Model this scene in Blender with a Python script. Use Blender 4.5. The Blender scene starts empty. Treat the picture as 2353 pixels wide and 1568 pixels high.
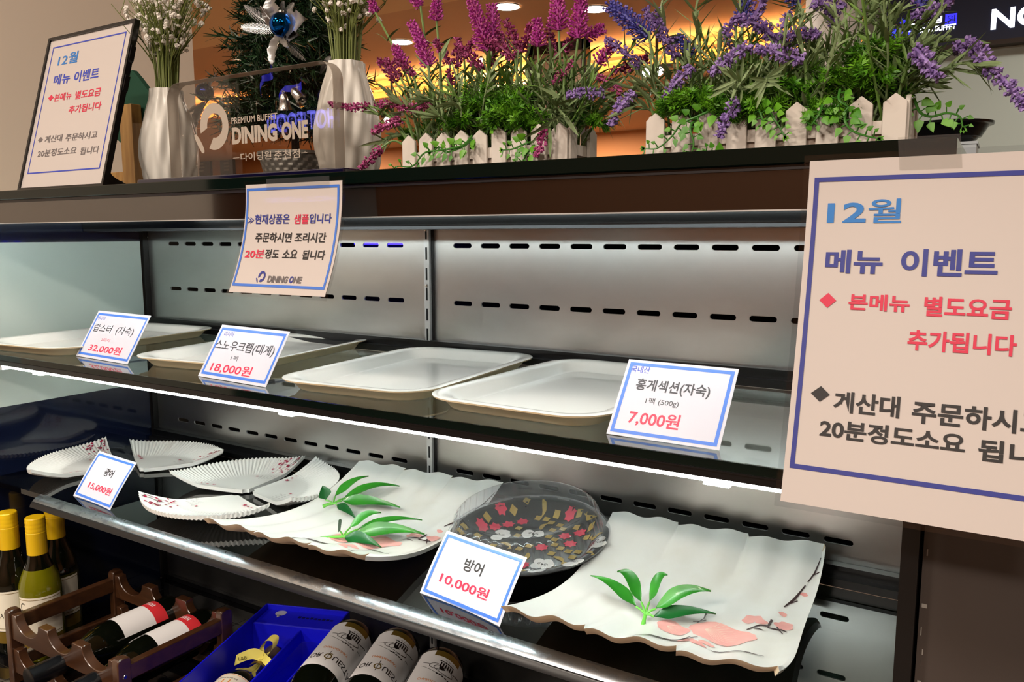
import bpy, bmesh, math, random
from mathutils import Vector, Matrix, Euler

S = bpy.context.scene
COL = S.collection
rnd = random.Random(7)
PI = math.pi

# ------------------------------------------------------------------ camera
# metres; x runs along the display case, y into it, z up; origin on the case's back panel
cam_d = bpy.data.cameras.new('camera')
cam_d.sensor_width = 36.0
cam_d.lens = 28.3045
cam_d.clip_start = 0.02
cam = bpy.data.objects.new('camera', cam_d)
COL.objects.link(cam)
cam.matrix_world = Matrix(((0.851448, -0.067212, 0.520115, 1.264160), (0.524438, 0.111644, -0.844097, -0.908417), (-0.001334, 0.991473, 0.130307, 0.014166), (0.000000, 0.000000, 0.000000, 1.000000)))
S.camera = cam

# ------------------------------------------------------------------ world, exposure
S.view_settings.view_transform = 'Standard'
S.view_settings.look = 'None'
S.view_settings.exposure = 0.0
S.view_settings.gamma = 1.0
S.view_settings.use_curve_mapping = False
W = bpy.data.worlds.new('world')
S.world = W
W.use_nodes = True
W.node_tree.nodes['Background'].inputs[0].default_value = (1.0, 0.90, 0.82, 1)
W.node_tree.nodes['Background'].inputs[1].default_value = 0.52
S.cycles.use_denoising = True
S.cycles.transparent_max_bounces = 24
S.cycles.max_bounces = 10

def area_light(name, loc, size, power, col, rot=(0, 0, 0), size_y=None):
    d = bpy.data.lights.new(name, 'AREA')
    d.energy = power
    d.color = col
    d.size = size
    if size_y:
        d.shape = 'RECTANGLE'
        d.size_y = size_y
    else:
        d.shape = 'DISK'
    o = bpy.data.objects.new(name, d)
    o.location = loc
    o.rotation_euler = rot
    COL.objects.link(o)
    return o

WARM = (1.0, 0.87, 0.74)
# added fill lights without fixtures, standing in for the hall's ceiling lamps
for i, (lx, ly, lp) in enumerate(((0.15, -1.5, 24), (1.5, -1.7, 14), (2.8, -1.9, 12), (0.8, -3.0, 58), (-0.8, -2.8, 46), (2.2, -3.0, 36), (2.2, 2.2, 30), (-1.2, 2.4, 80), (-3.6, 2.2, 110), (-2.6, 4.9, 70), (-3.0, 6.8, 170), (-7.0, 6.8, 170))):
    area_light('hall_fill_light', (lx, ly, 1.36 if ly < 3 else (1.5 if ly < 6 else 1.2)), 0.30, lp, WARM)

# ------------------------------------------------------------------ materials
def lin(c):
    def f(x):
        x /= 255.0
        return x / 12.92 if x <= 0.04045 else ((x + 0.055) / 1.055) ** 2.4
    return (f(c[0]), f(c[1]), f(c[2]), 1.0)

MATS = {}
def mat(name, col, rough=0.5, metal=0.0, coat=0.0, spec=0.5, emit=None, strength=0.0, aniso=0.0, trans=0.0, ior=1.45, sheen=0.0):
    m = bpy.data.materials.new(name)
    m.use_nodes = True
    b = m.node_tree.nodes['Principled BSDF']
    b.inputs['Base Color'].default_value = lin(col)
    b.inputs['Roughness'].default_value = rough
    b.inputs['Metallic'].default_value = metal
    b.inputs['Coat Weight'].default_value = coat
    b.inputs['Coat Roughness'].default_value = 0.04
    b.inputs['Specular IOR Level'].default_value = spec
    b.inputs['Anisotropic'].default_value = aniso
    b.inputs['Transmission Weight'].default_value = trans
    b.inputs['IOR'].default_value = ior
    if emit:
        b.inputs['Emission Color'].default_value = lin(emit)
        b.inputs['Emission Strength'].default_value = strength
    MATS[name] = m
    return m

def nodes(m):
    nt = m.node_tree
    return nt, nt.nodes, nt.links, nt.nodes['Principled BSDF']

def vary(m, col2, scale=8.0, lo=0.35, hi=0.65, detail=4.0, stretch=(1, 1, 1), bump=0.0, rough2=None):
    """mottle the base colour (and roughness) with noise, optional bump"""
    nt, N, L, b = nodes(m)
    tc = N.new('ShaderNodeTexCoord')
    mp = N.new('ShaderNodeMapping')
    mp.inputs['Scale'].default_value = stretch
    L.new(tc.outputs['Object'], mp.inputs[0])
    nz = N.new('ShaderNodeTexNoise')
    nz.inputs['Scale'].default_value = scale
    nz.inputs['Detail'].default_value = detail
    L.new(mp.outputs[0], nz.inputs['Vector'])
    rp = N.new('ShaderNodeValToRGB')
    rp.color_ramp.elements[0].position = lo
    rp.color_ramp.elements[1].position = hi
    rp.color_ramp.elements[0].color = b.inputs['Base Color'].default_value
    rp.color_ramp.elements[1].color = lin(col2)
    L.new(nz.outputs[0], rp.inputs[0])
    L.new(rp.outputs[0], b.inputs['Base Color'])
    if rough2 is not None:
        mr = N.new('ShaderNodeMapRange')
        mr.inputs['From Min'].default_value = lo
        mr.inputs['From Max'].default_value = hi
        mr.inputs['To Min'].default_value = b.inputs['Roughness'].default_value
        mr.inputs['To Max'].default_value = rough2
        L.new(nz.outputs[0], mr.inputs[0])
        L.new(mr.outputs[0], b.inputs['Roughness'])
    if bump:
        bp = N.new('ShaderNodeBump')
        bp.inputs['Strength'].default_value = bump
        bp.inputs['Distance'].default_value = 0.002
        L.new(nz.outputs[0], bp.inputs['Height'])
        L.new(bp.outputs[0], b.inputs['Normal'])
    return m

def thin(name, tint, ior=1.5, rough=0.02, gloss=(1, 1, 1), film=0.0, filmcol=(220, 225, 230)):
    """thin clear sheet: passes light straight through, reflects by Fresnel"""
    m = bpy.data.materials.new(name)
    m.use_nodes = True
    nt = m.node_tree
    N, L = nt.nodes, nt.links
    N.remove(N['Principled BSDF'])
    out = N['Material Output']
    tr = N.new('ShaderNodeBsdfTransparent')
    tr.inputs[0].default_value = lin(tint)
    gl = N.new('ShaderNodeBsdfGlossy')
    gl.inputs['Color'].default_value = (*gloss, 1)
    gl.inputs['Roughness'].default_value = rough
    fr = N.new('ShaderNodeFresnel')
    geo = N.new('ShaderNodeNewGeometry')      # same reflectance whichever side of the sheet is met
    io = N.new('ShaderNodeMapRange')
    io.inputs['To Min'].default_value = ior
    io.inputs['To Max'].default_value = 1.0 / ior
    L.new(geo.outputs['Backfacing'], io.inputs[0])
    L.new(io.outputs[0], fr.inputs[0])
    mx = N.new('ShaderNodeMixShader')
    L.new(fr.outputs[0], mx.inputs[0])
    L.new(tr.outputs[0], mx.inputs[1])
    L.new(gl.outputs[0], mx.inputs[2])
    last = mx
    if film:
        df = N.new('ShaderNodeBsdfDiffuse')
        df.inputs[0].default_value = lin(filmcol)
        m2 = N.new('ShaderNodeMixShader')
        m2.inputs[0].default_value = film
        L.new(mx.outputs[0], m2.inputs[1])
        L.new(df.outputs[0], m2.inputs[2])
        last = m2
    L.new(last.outputs[0], out.inputs[0])
    MATS[name] = m
    return m

mat('black_gloss', (9, 9, 11), 0.08, coat=0.3)
mat('fascia_glass', (22, 13, 8), 0.10, coat=1.0, spec=1.0)  # black glass; some of its brown reflection is put into the base colour
mat('black_satin', (13, 13, 15), 0.32)
mat('black_plastic', (14, 14, 16), 0.22)
mat('void', (3, 3, 4), 0.8)
mat('navy_panel', (15, 22, 44), 0.10, coat=0.5)
mat('white_panel', (214, 226, 220), 0.22, coat=0.3)
vary(MATS['white_panel'], (202, 220, 216), 3.0)
st = mat('steel', (206, 206, 204), 0.29, metal=1.0, aniso=0.3)
vary(st, (184, 183, 180), 6.0, 0.30, 0.80, 6.0, stretch=(1.0, 1.0, 2.2), rough2=0.34)
mat('steel_edge', (206, 206, 206), 0.35, metal=0.45)
mat('steel_dark', (70, 70, 72), 0.35, metal=1.0)
mat('nosing', (176, 182, 188), 0.26, metal=1.0)
vary(MATS['nosing'], (60, 68, 78), 90.0, 0.50, 0.80, 3.0, stretch=(0.5, 1, 1), rough2=0.38)
mat('led', (255, 255, 255), 0.5, emit=(240, 255, 250), strength=52.0)
mat('led_top', (255, 255, 255), 0.5, emit=(240, 254, 252), strength=34.0)
mat('led_blue', (20, 20, 255), 0.5, emit=(40, 30, 255), strength=9.0)
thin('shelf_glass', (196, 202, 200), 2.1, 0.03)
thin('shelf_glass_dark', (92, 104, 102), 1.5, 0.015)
mat('glass_edge', (3, 16, 13), 0.06, spec=0.35)
mat('paper', (196, 188, 184), 0.38, coat=0.22)
mat('card_paper', (192, 192, 203), 0.42, coat=0.06)
mat('ink_navy', (38, 48, 136), 0.4, coat=0.2)
mat('ink_blue', (60, 112, 206), 0.4, coat=0.1)
mat('ink_sky', (28, 116, 194), 0.4, coat=0.2)
mat('ink_royal', (48, 66, 178), 0.4, coat=0.1)
mat('ink_red', (206, 34, 72), 0.4, coat=0.15)
mat('ink_black', (22, 19, 21), 0.4, coat=0.15)
mat('ink_grey', (104, 98, 100), 0.4, coat=0.1)
mat('ink_card_grey', (48, 48, 56), 0.4)
thin('laminate', (236, 238, 240), 1.5, 0.05)
thin('tape', (240, 240, 238), 1.5, 0.10, film=0.04)
mat('melamine', (236, 236, 232), 0.16, coat=0.35)
mat('melamine_back', (226, 206, 168), 0.35)
mat('porcelain', (226, 228, 226), 0.20, coat=0.25)
mat('porcelain_plate', (232, 233, 230), 0.28, coat=0.25)
vary(MATS['porcelain_plate'], (224, 222, 214), 14.0, 0.5, 0.8)
mat('clay', (190, 170, 144), 0.65)
mat('blossom', (226, 150, 146), 0.4)
vary(MATS['blossom'], (240, 178, 170), 30.0)
mat('blossom_line', (244, 222, 206), 0.4)
mat('branch', (62, 44, 46), 0.45)
mat('plum', (158, 20, 62), 0.45)
mat('script_grey', (110, 110, 112), 0.5)
mat('bamboo_leaf', (30, 104, 24), 0.32, coat=0.12)
vary(MATS['bamboo_leaf'], (50, 134, 38), 26.0, stretch=(1, 1, 1))
mat('bamboo_leaf_dark', (18, 84, 34), 0.35, coat=0.1)
mat('bamboo_stem', (96, 176, 66), 0.4)
wd = mat('wood_dark', (58, 35, 21), 0.30, coat=1.0)
vary(wd, (76, 47, 27), 12.0, 0.3, 0.7, 5.0, stretch=(1, 6, 8))
MATS['wood_dark'].node_tree.nodes['Principled BSDF'].inputs['Coat Roughness'].default_value = 0.22
mat('wood_end', (188, 166, 158), 0.35, coat=0.2)
bm_ = mat('bamboo_wood', (176, 136, 78), 0.45)
vary(bm_, (148, 108, 58), 18.0, stretch=(6, 6, 0.6))
pw = mat('picket_white', (216, 208, 198), 0.55)
vary(pw, (198, 188, 178), 40.0, 0.45, 0.75, bump=0.1)
mat('picket_panel', (196, 178, 164), 0.65)
mat('ceramic_white', (224, 222, 214), 0.34)
mat('leaf_grey', (142, 162, 116), 0.6)
vary(MATS['leaf_grey'], (108, 132, 84), 20.0)
mat('leaf_mid', (104, 140, 64), 0.5)
mat('leaf_deep', (34, 66, 22), 0.5)
mat('leaf_bright', (98, 160, 30), 0.42)
vary(MATS['leaf_bright'], (56, 122, 20), 50.0)
mat('leaf_fern', (108, 168, 34), 0.45)
vary(MATS['leaf_fern'], (62, 122, 24), 60.0)
mat('ivy_stem', (60, 120, 40), 0.45)
mat('stem_green', (110, 140, 78), 0.5)
mat('magenta_dark', (112, 20, 72), 0.6)
vary(MATS['magenta_dark'], (126, 28, 82), 120.0)
mat('magenta', (160, 40, 134), 0.55)
vary(MATS['magenta'], (184, 66, 160), 90.0)
mat('mauve', (158, 54, 112), 0.6)
vary(MATS['mauve'], (188, 92, 146), 120.0)
mat('violet', (130, 102, 170), 0.6)
vary(MATS['violet'], (168, 142, 204), 120.0)
mat('violet_dark', (98, 72, 134), 0.6)
vary(MATS['violet_dark'], (126, 98, 162), 120.0)
mat('indigo', (72, 70, 158), 0.5)
mat('pine', (38, 68, 38), 0.36)
vary(MATS['pine'], (20, 42, 24), 60.0)
mat('pine_tip', (62, 78, 50), 0.4)
mat('tinsel', (200, 190, 170), 0.2, metal=1.0)
mat('bark', (60, 44, 30), 0.8)
mat('silver', (210, 208, 204), 0.22, metal=1.0)
mat('silver_matte', (150, 150, 150), 0.30, metal=0.9)
mat('basket_silver', (150, 148, 142), 0.45, metal=0.6)
mat('bauble_blue', (8, 92, 190), 0.05, metal=1.0)
mat('bauble_navy', (24, 34, 90), 0.12, metal=1.0)
mat('ribbon_blue', (20, 30, 190), 0.4)
mat('breath_stem', (112, 124, 62), 0.55)
mat('breath_white', (238, 234, 226), 0.7)
mat('felt_green', (12, 62, 44), 0.85)
mat('felt_red', (190, 20, 34), 0.8)
thin('acrylic', (236, 234, 232), 1.34, 0.0)
thin('acrylic_side', (210, 204, 196), 1.49, 0.12, film=0.70, filmcol=(176, 166, 154))
mat('engraving', (170, 158, 144), 0.6)
mat('acrylic_base', (6, 8, 40), 0.08, coat=0.5)
mat('bottle_dark', (9, 12, 6), 0.05, coat=0.5)
mat('bottle_olive', (104, 104, 10), 0.06, coat=0.5)
mat('bottle_olive_deep', (62, 60, 8), 0.06, coat=0.5)
mat('cap_yellow', (232, 190, 20), 0.38, coat=0.1)
mat('label_cream', (232, 226, 208), 0.5)
mat('label_white', (236, 236, 238), 0.5)
mat('label_gold', (150, 124, 52), 0.35, metal=0.6)
mat('label_red', (214, 52, 60), 0.45)
mat('label_orange', (226, 140, 66), 0.5)
mat('box_blue', (18, 20, 222), 0.45)
mat('box_blue_dark', (10, 10, 90), 0.5)
mat('ribbon_yellow', (232, 220, 110), 0.5)
thin('blister', (225, 230, 245), 1.45, 0.04)
thin('lid_clear', (246, 247, 249), 1.55, 0.07, film=0.07)  # white film adds haze so the dome shows where reflections are weak
bt = mat('bento_print', (14, 12, 10), 0.2, coat=0.4)
mat('bento_white', (224, 222, 218), 0.35)
mat('bento_gold', (166, 138, 54), 0.35)
mat('bento_red', (214, 40, 74), 0.35)
mat('wall_cream', (242, 230, 214), 0.75)
mat('wall_tan', (182, 122, 66), 0.75)
mat('wall_brown', (104, 68, 42), 0.7)
mat('wall_ochre', (176, 112, 58), 0.7)
mat('wall_grey', (180, 194, 190), 0.6)
mat('pillar_white', (232, 232, 228), 0.5)
mat('ceiling_beige', (190, 152, 108), 0.85)
mat('ceiling_brown', (164, 126, 90), 0.85)
mat('cove_tan', (220, 172, 116), 0.85)
mat('floor_stone', (120, 104, 88), 0.4)
mat('cabinet_brown', (62, 56, 54), 0.42)
vary(MATS['cabinet_brown'], (70, 62, 58), 5.0)
mat('scuff', (150, 146, 140), 0.7)
mat('downlight', (255, 250, 240), 0.5, emit=(255, 238, 214), strength=14.0)
mat('cove_led', (255, 200, 120), 0.5, emit=(255, 206, 138), strength=80.0)
mat('spot_white', (255, 255, 255), 0.5, emit=(255, 246, 230), strength=7.0)
mat('screen_navy', (16, 26, 52), 0.35)
mat('screen_white', (255, 255, 255), 0.5, emit=(240, 246, 255), strength=2.6)
mat('screen_blue', (40, 40, 255), 0.5, emit=(50, 46, 255), strength=1.6)
mat('hot_sign', (120, 120, 255), 0.5, emit=(120, 120, 255), strength=16.0)
mat('board_dark', (42, 32, 26), 0.4)
mat('board_text', (120, 110, 96), 0.5)
mat('door_pink', (196, 164, 140), 0.5)
mat('pale_plastic', (176, 184, 190), 0.35)
mat('screw', (190, 190, 186), 0.25, metal=1.0)

# ------------------------------------------------------------------ mesh builder
TXT = {}
def glyphs(body, bold):
    """outline of a line of lettering, filled, as vertices and faces"""
    k = (body, bold)
    if k not in TXT:
        c = bpy.data.curves.new('lettering', 'FONT')
        c.body = body
        c.size = 1.0
        c.offset = bold
        c.resolution_u = 4
        o = bpy.data.objects.new('lettering', c)
        COL.objects.link(o)
        dg = bpy.context.evaluated_depsgraph_get()
        dg.update()
        me = bpy.data.meshes.new_from_object(o.evaluated_get(dg))
        vs = [(v.co.x, v.co.y) for v in me.vertices]
        fs = [tuple(p.vertices) for p in me.polygons]
        bpy.data.objects.remove(o)
        bpy.data.curves.remove(c)
        bpy.data.meshes.remove(me)
        TXT[k] = (vs, fs)
    return TXT[k]

class MB:
    def __init__(s):
        s.v = []; s.f = []; s.m = []
    def add(s, vs, fs, mi=0):
        o = len(s.v)
        s.v += [tuple(v) for v in vs]
        for f in fs:
            s.f.append(tuple(i + o for i in f)); s.m.append(mi)
        return s
    def box(s, lo, hi, mi=0, M=None):
        x0, y0, z0 = lo; x1, y1, z1 = hi
        vs = [Vector(p) for p in ((x0,y0,z0),(x1,y0,z0),(x1,y1,z0),(x0,y1,z0),(x0,y0,z1),(x1,y0,z1),(x1,y1,z1),(x0,y1,z1))]
        if M is not None: vs = [M @ v for v in vs]
        return s.add(vs, [(0,3,2,1),(4,5,6,7),(0,1,5,4),(1,2,6,5),(2,3,7,6),(3,0,4,7)], mi)
    def poly(s, pts, mi=0):
        return s.add(pts, [tuple(range(len(pts)))], mi)
    def prism(s, out, fn, w0, w1, mi=0, mside=None):
        n = len(out)
        vs = [fn(u, v, w0) for u, v in out] + [fn(u, v, w1) for u, v in out]
        o = len(s.v)
        s.add(vs, [tuple(range(n - 1, -1, -1)), tuple(range(n, 2 * n))], mi)
        ms = mi if mside is None else mside
        for i in range(n):
            j = (i + 1) % n
            s.f.append((o + i, o + j, o + n + j, o + n + i)); s.m.append(ms)
        return s
    def tube(s, pts, rads, n=8, mi=0, cap=True):
        pts = [Vector(p) for p in pts]
        if not hasattr(rads, '__len__'): rads = [rads] * len(pts)
        rings = []
        up = Vector((0.31, 0.17, 0.93))
        for i, p in enumerate(pts):
            d = (pts[min(i + 1, len(pts) - 1)] - pts[max(i - 1, 0)])
            if d.length < 1e-9: d = Vector((0, 0, 1))
            d.normalize()
            if abs(d.dot(up)) > 0.97: up = Vector((0.9, 0.3, 0.1))
            a = d.cross(up).normalized(); b = d.cross(a)
            up = -b if b.dot(up) < 0 else b
            b = d.cross(a)
            rings.append([p + (a * math.cos(2*PI*k/n) + b * math.sin(2*PI*k/n)) * rads[i] for k in range(n)])
        o = len(s.v)
        for r in rings: s.v += [tuple(q) for q in r]
        for i in range(len(pts) - 1):
            for k in range(n):
                k2 = (k + 1) % n
                s.f.append((o+i*n+k, o+i*n+k2, o+(i+1)*n+k2, o+(i+1)*n+k)); s.m.append(mi)
        if cap:
            s.f.append(tuple(o + k for k in range(n))[::-1]); s.m.append(mi)
            e = o + (len(pts) - 1) * n
            s.f.append(tuple(e + k for k in range(n))); s.m.append(mi)
        return s
    def lathe(s, prof, n=32, mi=0, M=None, rmod=None, mis=None, cap=True):
        """profile of (radius, height) turned about z"""
        o = len(s.v)
        for r, z in prof:
            for k in range(n):
                a = 2 * PI * k / n
                rr = r * (rmod(a, z) if rmod else 1)
                p = Vector((rr * math.cos(a), rr * math.sin(a), z))
                if M is not None: p = M @ p
                s.v.append(tuple(p))
        for i in range(len(prof) - 1):
            for k in range(n):
                k2 = (k + 1) % n
                s.f.append((o+i*n+k, o+i*n+k2, o+(i+1)*n+k2, o+(i+1)*n+k)); s.m.append(mis[i] if mis else mi)
        if cap:
            s.f.append(tuple(o + k for k in range(n))[::-1]); s.m.append(mis[0] if mis else mi)
            e = o + (len(prof) - 1) * n
            s.f.append(tuple(e + k for k in range(n))); s.m.append(mis[-1] if mis else mi)
        return s
    def grid(s, fn, nu, nv, mi=0):
        o = len(s.v)
        for j in range(nv + 1):
            for i in range(nu + 1):
                s.v.append(tuple(fn(i / nu, j / nv)))
        w = nu + 1
        for j in range(nv):
            for i in range(nu):
                s.f.append((o+j*w+i, o+j*w+i+1, o+(j+1)*w+i+1, o+(j+1)*w+i)); s.m.append(mi)
        return s
    def ball(s, c, r, nu=24, nv=14, mi=0, sc=(1,1,1)):
        c = Vector(c)
        prof = [(r * math.sin(PI * (j + 0.02) / (nv + 0.04)), -r * math.cos(PI * (j + 0.02) / (nv + 0.04))) for j in range(nv + 1)]
        M = Matrix.Translation(c) @ Matrix.Diagonal((*sc, 1))
        return s.lathe(prof, nu, mi, M)
    def octa(s, c, d, r, l, mi=0):
        """small bead: a bipyramid of length l along d"""
        c = Vector(c); d = Vector(d).normalized()
        a = d.orthogonal().normalized(); b = d.cross(a)
        vs = [c - d * l * 0.5, c + a * r, c + b * r, c - a * r, c - b * r, c + d * l * 0.5]
        return s.add(vs, [(0,2,1),(0,3,2),(0,4,3),(0,1,4),(5,1,2),(5,2,3),(5,3,4),(5,4,1)], mi)
    def blade(s, p, d, side, l, w, bend=(0, 0, 0), mi=0, n=4, shape=None, fold=0.0):
        """narrow leaf from p along d, width w across side, drooping by bend"""
        p = Vector(p); d = Vector(d).normalized(); side = Vector(side)
        side = (side - d * side.dot(d))
        if side.length < 1e-6: side = d.orthogonal()
        side.normalize()
        nrm = d.cross(side)
        bend = Vector(bend)
        rows = []
        for i in range(n + 1):
            t = i / n
            q = p + d * l * t + bend * l * t * t
            hw = 0.5 * w * (shape(t) if shape else math.sin(PI * min(1, 0.12 + 0.88 * t)) ** 0.8)
            rows.append((q - side * hw + nrm * fold * hw, q, q + side * hw + nrm * fold * hw))
        o = len(s.v)
        for r in rows: s.v += [tuple(x) for x in r]
        for i in range(n):
            for k in (0, 1):
                s.f.append((o+i*3+k, o+i*3+k+1, o+i*3+3+k+1, o+i*3+3+k)); s.m.append(mi)
        return s
    def text(s, body, fn, u, v, w, h, mi=0, bold=0.02, spin=0):
        """lettering scaled to a w x h box with its lower left corner at (u, v) on the surface fn"""
        vs, fs = glyphs(body, bold)
        xs = [a for a, b in vs]; ys = [b for a, b in vs]
        x0, x1, y0, y1 = min(xs), max(xs), min(ys), max(ys)
        kx = w / (x1 - x0); ky = (h / (y1 - y0)) if h else kx
        pts = []
        for a, b in vs:
            pu, pv = (a - x0) * kx, (b - y0) * ky
            if spin == 180: pu, pv = w - pu, (h or ky * (y1 - y0)) - pv
            pts.append(fn(u + pu, v + pv))
        return s.add(pts, fs, mi)
    def rect(s, fn, u0, v0, u1, v1, mi=0, nu=1, nv=1):
        return s.grid(lambda a, b: fn(u0 + (u1 - u0) * a, v0 + (v1 - v0) * b), nu, nv, mi)
    def frame(s, fn, u0, v0, u1, v1, t, mi=0, n=8):
        s.rect(fn, u0, v0, u1, v0 + t, mi, n, 1); s.rect(fn, u0, v1 - t, u1, v1, mi, n, 1)
        s.rect(fn, u0, v0 + t, u0 + t, v1 - t, mi, 1, n); s.rect(fn, u1 - t, v0 + t, u1, v1 - t, mi, 1, n)
        return s
    def stroke(s, pts, wid, fn, mi=0):
        """painted line of varying width on a surface"""
        n = len(pts)
        if not hasattr(wid, '__len__'): wid = [wid] * n
        p2, w2 = [], []
        for i in range(n - 1):
            for k in range(5):
                q = k / 5
                p2.append((pts[i][0] + (pts[i+1][0] - pts[i][0]) * q, pts[i][1] + (pts[i+1][1] - pts[i][1]) * q))
                w2.append(wid[i] + (wid[i+1] - wid[i]) * q)
        pts, wid = p2 + [pts[-1]], w2 + [wid[-1]]
        n = len(pts)
        L_, R_ = [], []
        for i, (u, v) in enumerate(pts):
            a = pts[max(i - 1, 0)]; b = pts[min(i + 1, n - 1)]
            dx, dy = b[0] - a[0], b[1] - a[1]
            q = math.hypot(dx, dy) or 1
            nx, ny = -dy / q * wid[i] / 2, dx / q * wid[i] / 2
            L_.append(fn(u + nx, v + ny)); R_.append(fn(u - nx, v - ny))
        o = len(s.v)
        s.v += [tuple(p) for p in L_] + [tuple(p) for p in R_]
        for i in range(n - 1):
            s.f.append((o + i, o + n + i, o + n + i + 1, o + i + 1)); s.m.append(mi)
        return s
    def build(s, name, mats, parent=None, smooth=35, fix=True):
        me = bpy.data.meshes.new(name)
        me.from_pydata(s.v, [], s.f)
        for k in (mats if isinstance(mats, (list, tuple)) else [mats]):
            me.materials.append(MATS[k])
        me.polygons.foreach_set('material_index', s.m)
        if fix:
            b = bmesh.new(); b.from_mesh(me)
            bmesh.ops.recalc_face_normals(b, faces=b.faces)
            b.to_mesh(me); b.free()
        me.update()
        if smooth:
            me.shade_smooth()
            me.set_sharp_from_angle(angle=math.radians(smooth))
        o = bpy.data.objects.new(name, me)
        COL.objects.link(o)
        if parent is not None: o.parent = parent
        return o

def bevel(o, w, seg=2):
    m = o.modifiers.new('bevel', 'BEVEL')
    m.width = w; m.segments = seg; m.limit_method = 'ANGLE'; m.angle_limit = math.radians(40)
    return o

def thing(name, label, cat, loc=(0, 0, 0), rz=0.0, group=None, rot=None):
    o = bpy.data.objects.new(name, None)
    o.empty_display_size = 0.02
    COL.objects.link(o)
    o.location = loc
    o.rotation_euler = rot if rot else (0, 0, rz)
    return tag(o, label, cat, group)

def tag(o, label, cat, group=None):
    o['label'] = label; o['category'] = cat
    if group: o['group'] = group
    return o

def struct(o):
    o['kind'] = 'structure'
    return o

def dup(root, label, loc=None, rz=None, group=None):
    r = root.copy(); COL.objects.link(r)
    if loc is not None: r.location = loc
    if rz is not None: r.rotation_euler = (0, 0, rz)
    r['label'] = label
    if group: r['group'] = group
    for ch in list(root.children):
        c = ch.copy(); COL.objects.link(c); c.parent = r
        for g in list(ch.children):
            d = g.copy(); COL.objects.link(d); d.parent = c
    return r

def spline(pts, n=6):
    """smooth polyline through pts"""
    P = [Vector(p) for p in pts]
    P = [P[0] * 2 - P[1]] + P + [P[-1] * 2 - P[-2]]
    out = []
    for i in range(1, len(P) - 2):
        a, b, c, d = P[i-1], P[i], P[i+1], P[i+2]
        for k in range(n):
            t = k / n
            out.append(0.5 * ((2*b) + (c-a)*t + (2*a-5*b+4*c-d)*t*t + (3*b-a-3*c+d)*t**3))
    out.append(P[-2])
    return out

# ------------------------------------------------------------------ the hall
ZL = 0.0725           # top of the case's glass top
Z1, Z2, ZD = -0.153, -0.363, -0.635   # upper shelf, lower shelf, deck
XW, XR = -0.078, 1.2125

def slab(name, lo, hi, m):
    return struct(MB().box(lo, hi).build(name, m, smooth=0))

slab('floor', (-13, -4.2, -1.35), (6, 10, -1.25), 'floor_stone')
# ceiling: a lower cream soffit over the counter, a darker recess beyond it
slab('ceiling', (-13, 2.95, 1.515), (6, 6.2, 1.60), 'ceiling_brown')
slab('trim_1', (-13, -4.2, 1.37), (6, 3.10, 1.60), 'ceiling_beige')
# stepped light cove across the far end: two risers with a ledge under each
def riser(n, y, z0, z1, m):
    return slab('trim_%d' % n, (-13, y, z0), (6, y + 0.06, z1), m)
riser(2, 5.34, 1.405, 1.60, 'cove_tan')
slab('trim_3', (-13, 5.18, 1.393), (6, 5.40, 1.405), 'cove_tan')
riser(4, 5.30, 1.288, 1.393, 'cove_tan')
slab('trim_5', (-13, 5.12, 1.276), (6, 5.36, 1.288), 'cove_tan')
riser(6, 5.20, 1.225, 1.276, 'cove_tan')
slab('trim_7', (-13, 5.26, 1.225), (6, 9.0, 1.26), 'ceiling_brown')
for z, y in ((1.4055, 5.205), (1.2885, 5.145)):
    o = MB().box((-13, y, z), (3, y + 0.012, z + 0.008)).build('cove_light', 'cove_led', smooth=0)
    tag(o, 'warm strip light hidden on the %s ledge of the ceiling cove' % ('upper' if z > 1.35 else 'lower'), 'strip light')
    # lip that hides the strip
    slab('trim_%d' % (8 if z > 1.35 else 9), (-13, y - 0.025, z - 0.002), (6, y - 0.013, z + 0.014), 'cove_tan')
slab('wall_back', (-13, 8.0, -1.25), (6, 8.1, 1.25), 'wall_ochre')
slab('wall_left', (-0.45, -1.05, -1.25), (-0.35, 0.33, 1.37), 'wall_cream')
slab('wall_left_far', (-13.1, -4.2, -1.25), (-13.0, 10, 1.6), 'wall_tan')
slab('wall_right', (0.62, 3.2, -1.25), (6, 3.35, 1.37), 'wall_grey')
slab('wall_right_far', (5.9, -4.2, -1.25), (6.0, 3.2, 1.37), 'wall_tan')
slab('wall_front', (-13, -4.2, -1.25), (6, -4.1, 1.37), 'wall_brown')
# round white column at the end of the grey wall
struct(MB().lathe([(0.125, -1.25), (0.125, 1.37)], 40, M=Matrix.Translation((0.49, 3.2, 0))).build('trim_10', 'pillar_white'))

# door with a dark frame in front of the cove wall
d = MB().box((-1.90, 4.55, -1.25), (-1.49, 4.58, 1.36)).build('door_1', 'door_pink', smooth=0)
struct(d)
f = MB()
for lo, hi in (((-1.94, 4.53, -1.25), (-1.90, 4.60, 1.43)), ((-1.49, 4.53, -1.25), (-1.455, 4.60, 1.43)), ((-1.94, 4.53, 1.36), (-1.455, 4.60, 1.43))):
    f.box(lo, hi)
f.build('door_frame', 'board_dark', d, smooth=0)
f = MB()
for x in (-1.84, -1.57):
    f.box((x, 4.543, -1.2), (x + 0.008, 4.552, 1.31))
f.box((-1.84, 4.543, 1.31), (-1.562, 4.552, 1.318))
f.build('door_moulding', 'board_dark', d, smooth=0)

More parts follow.
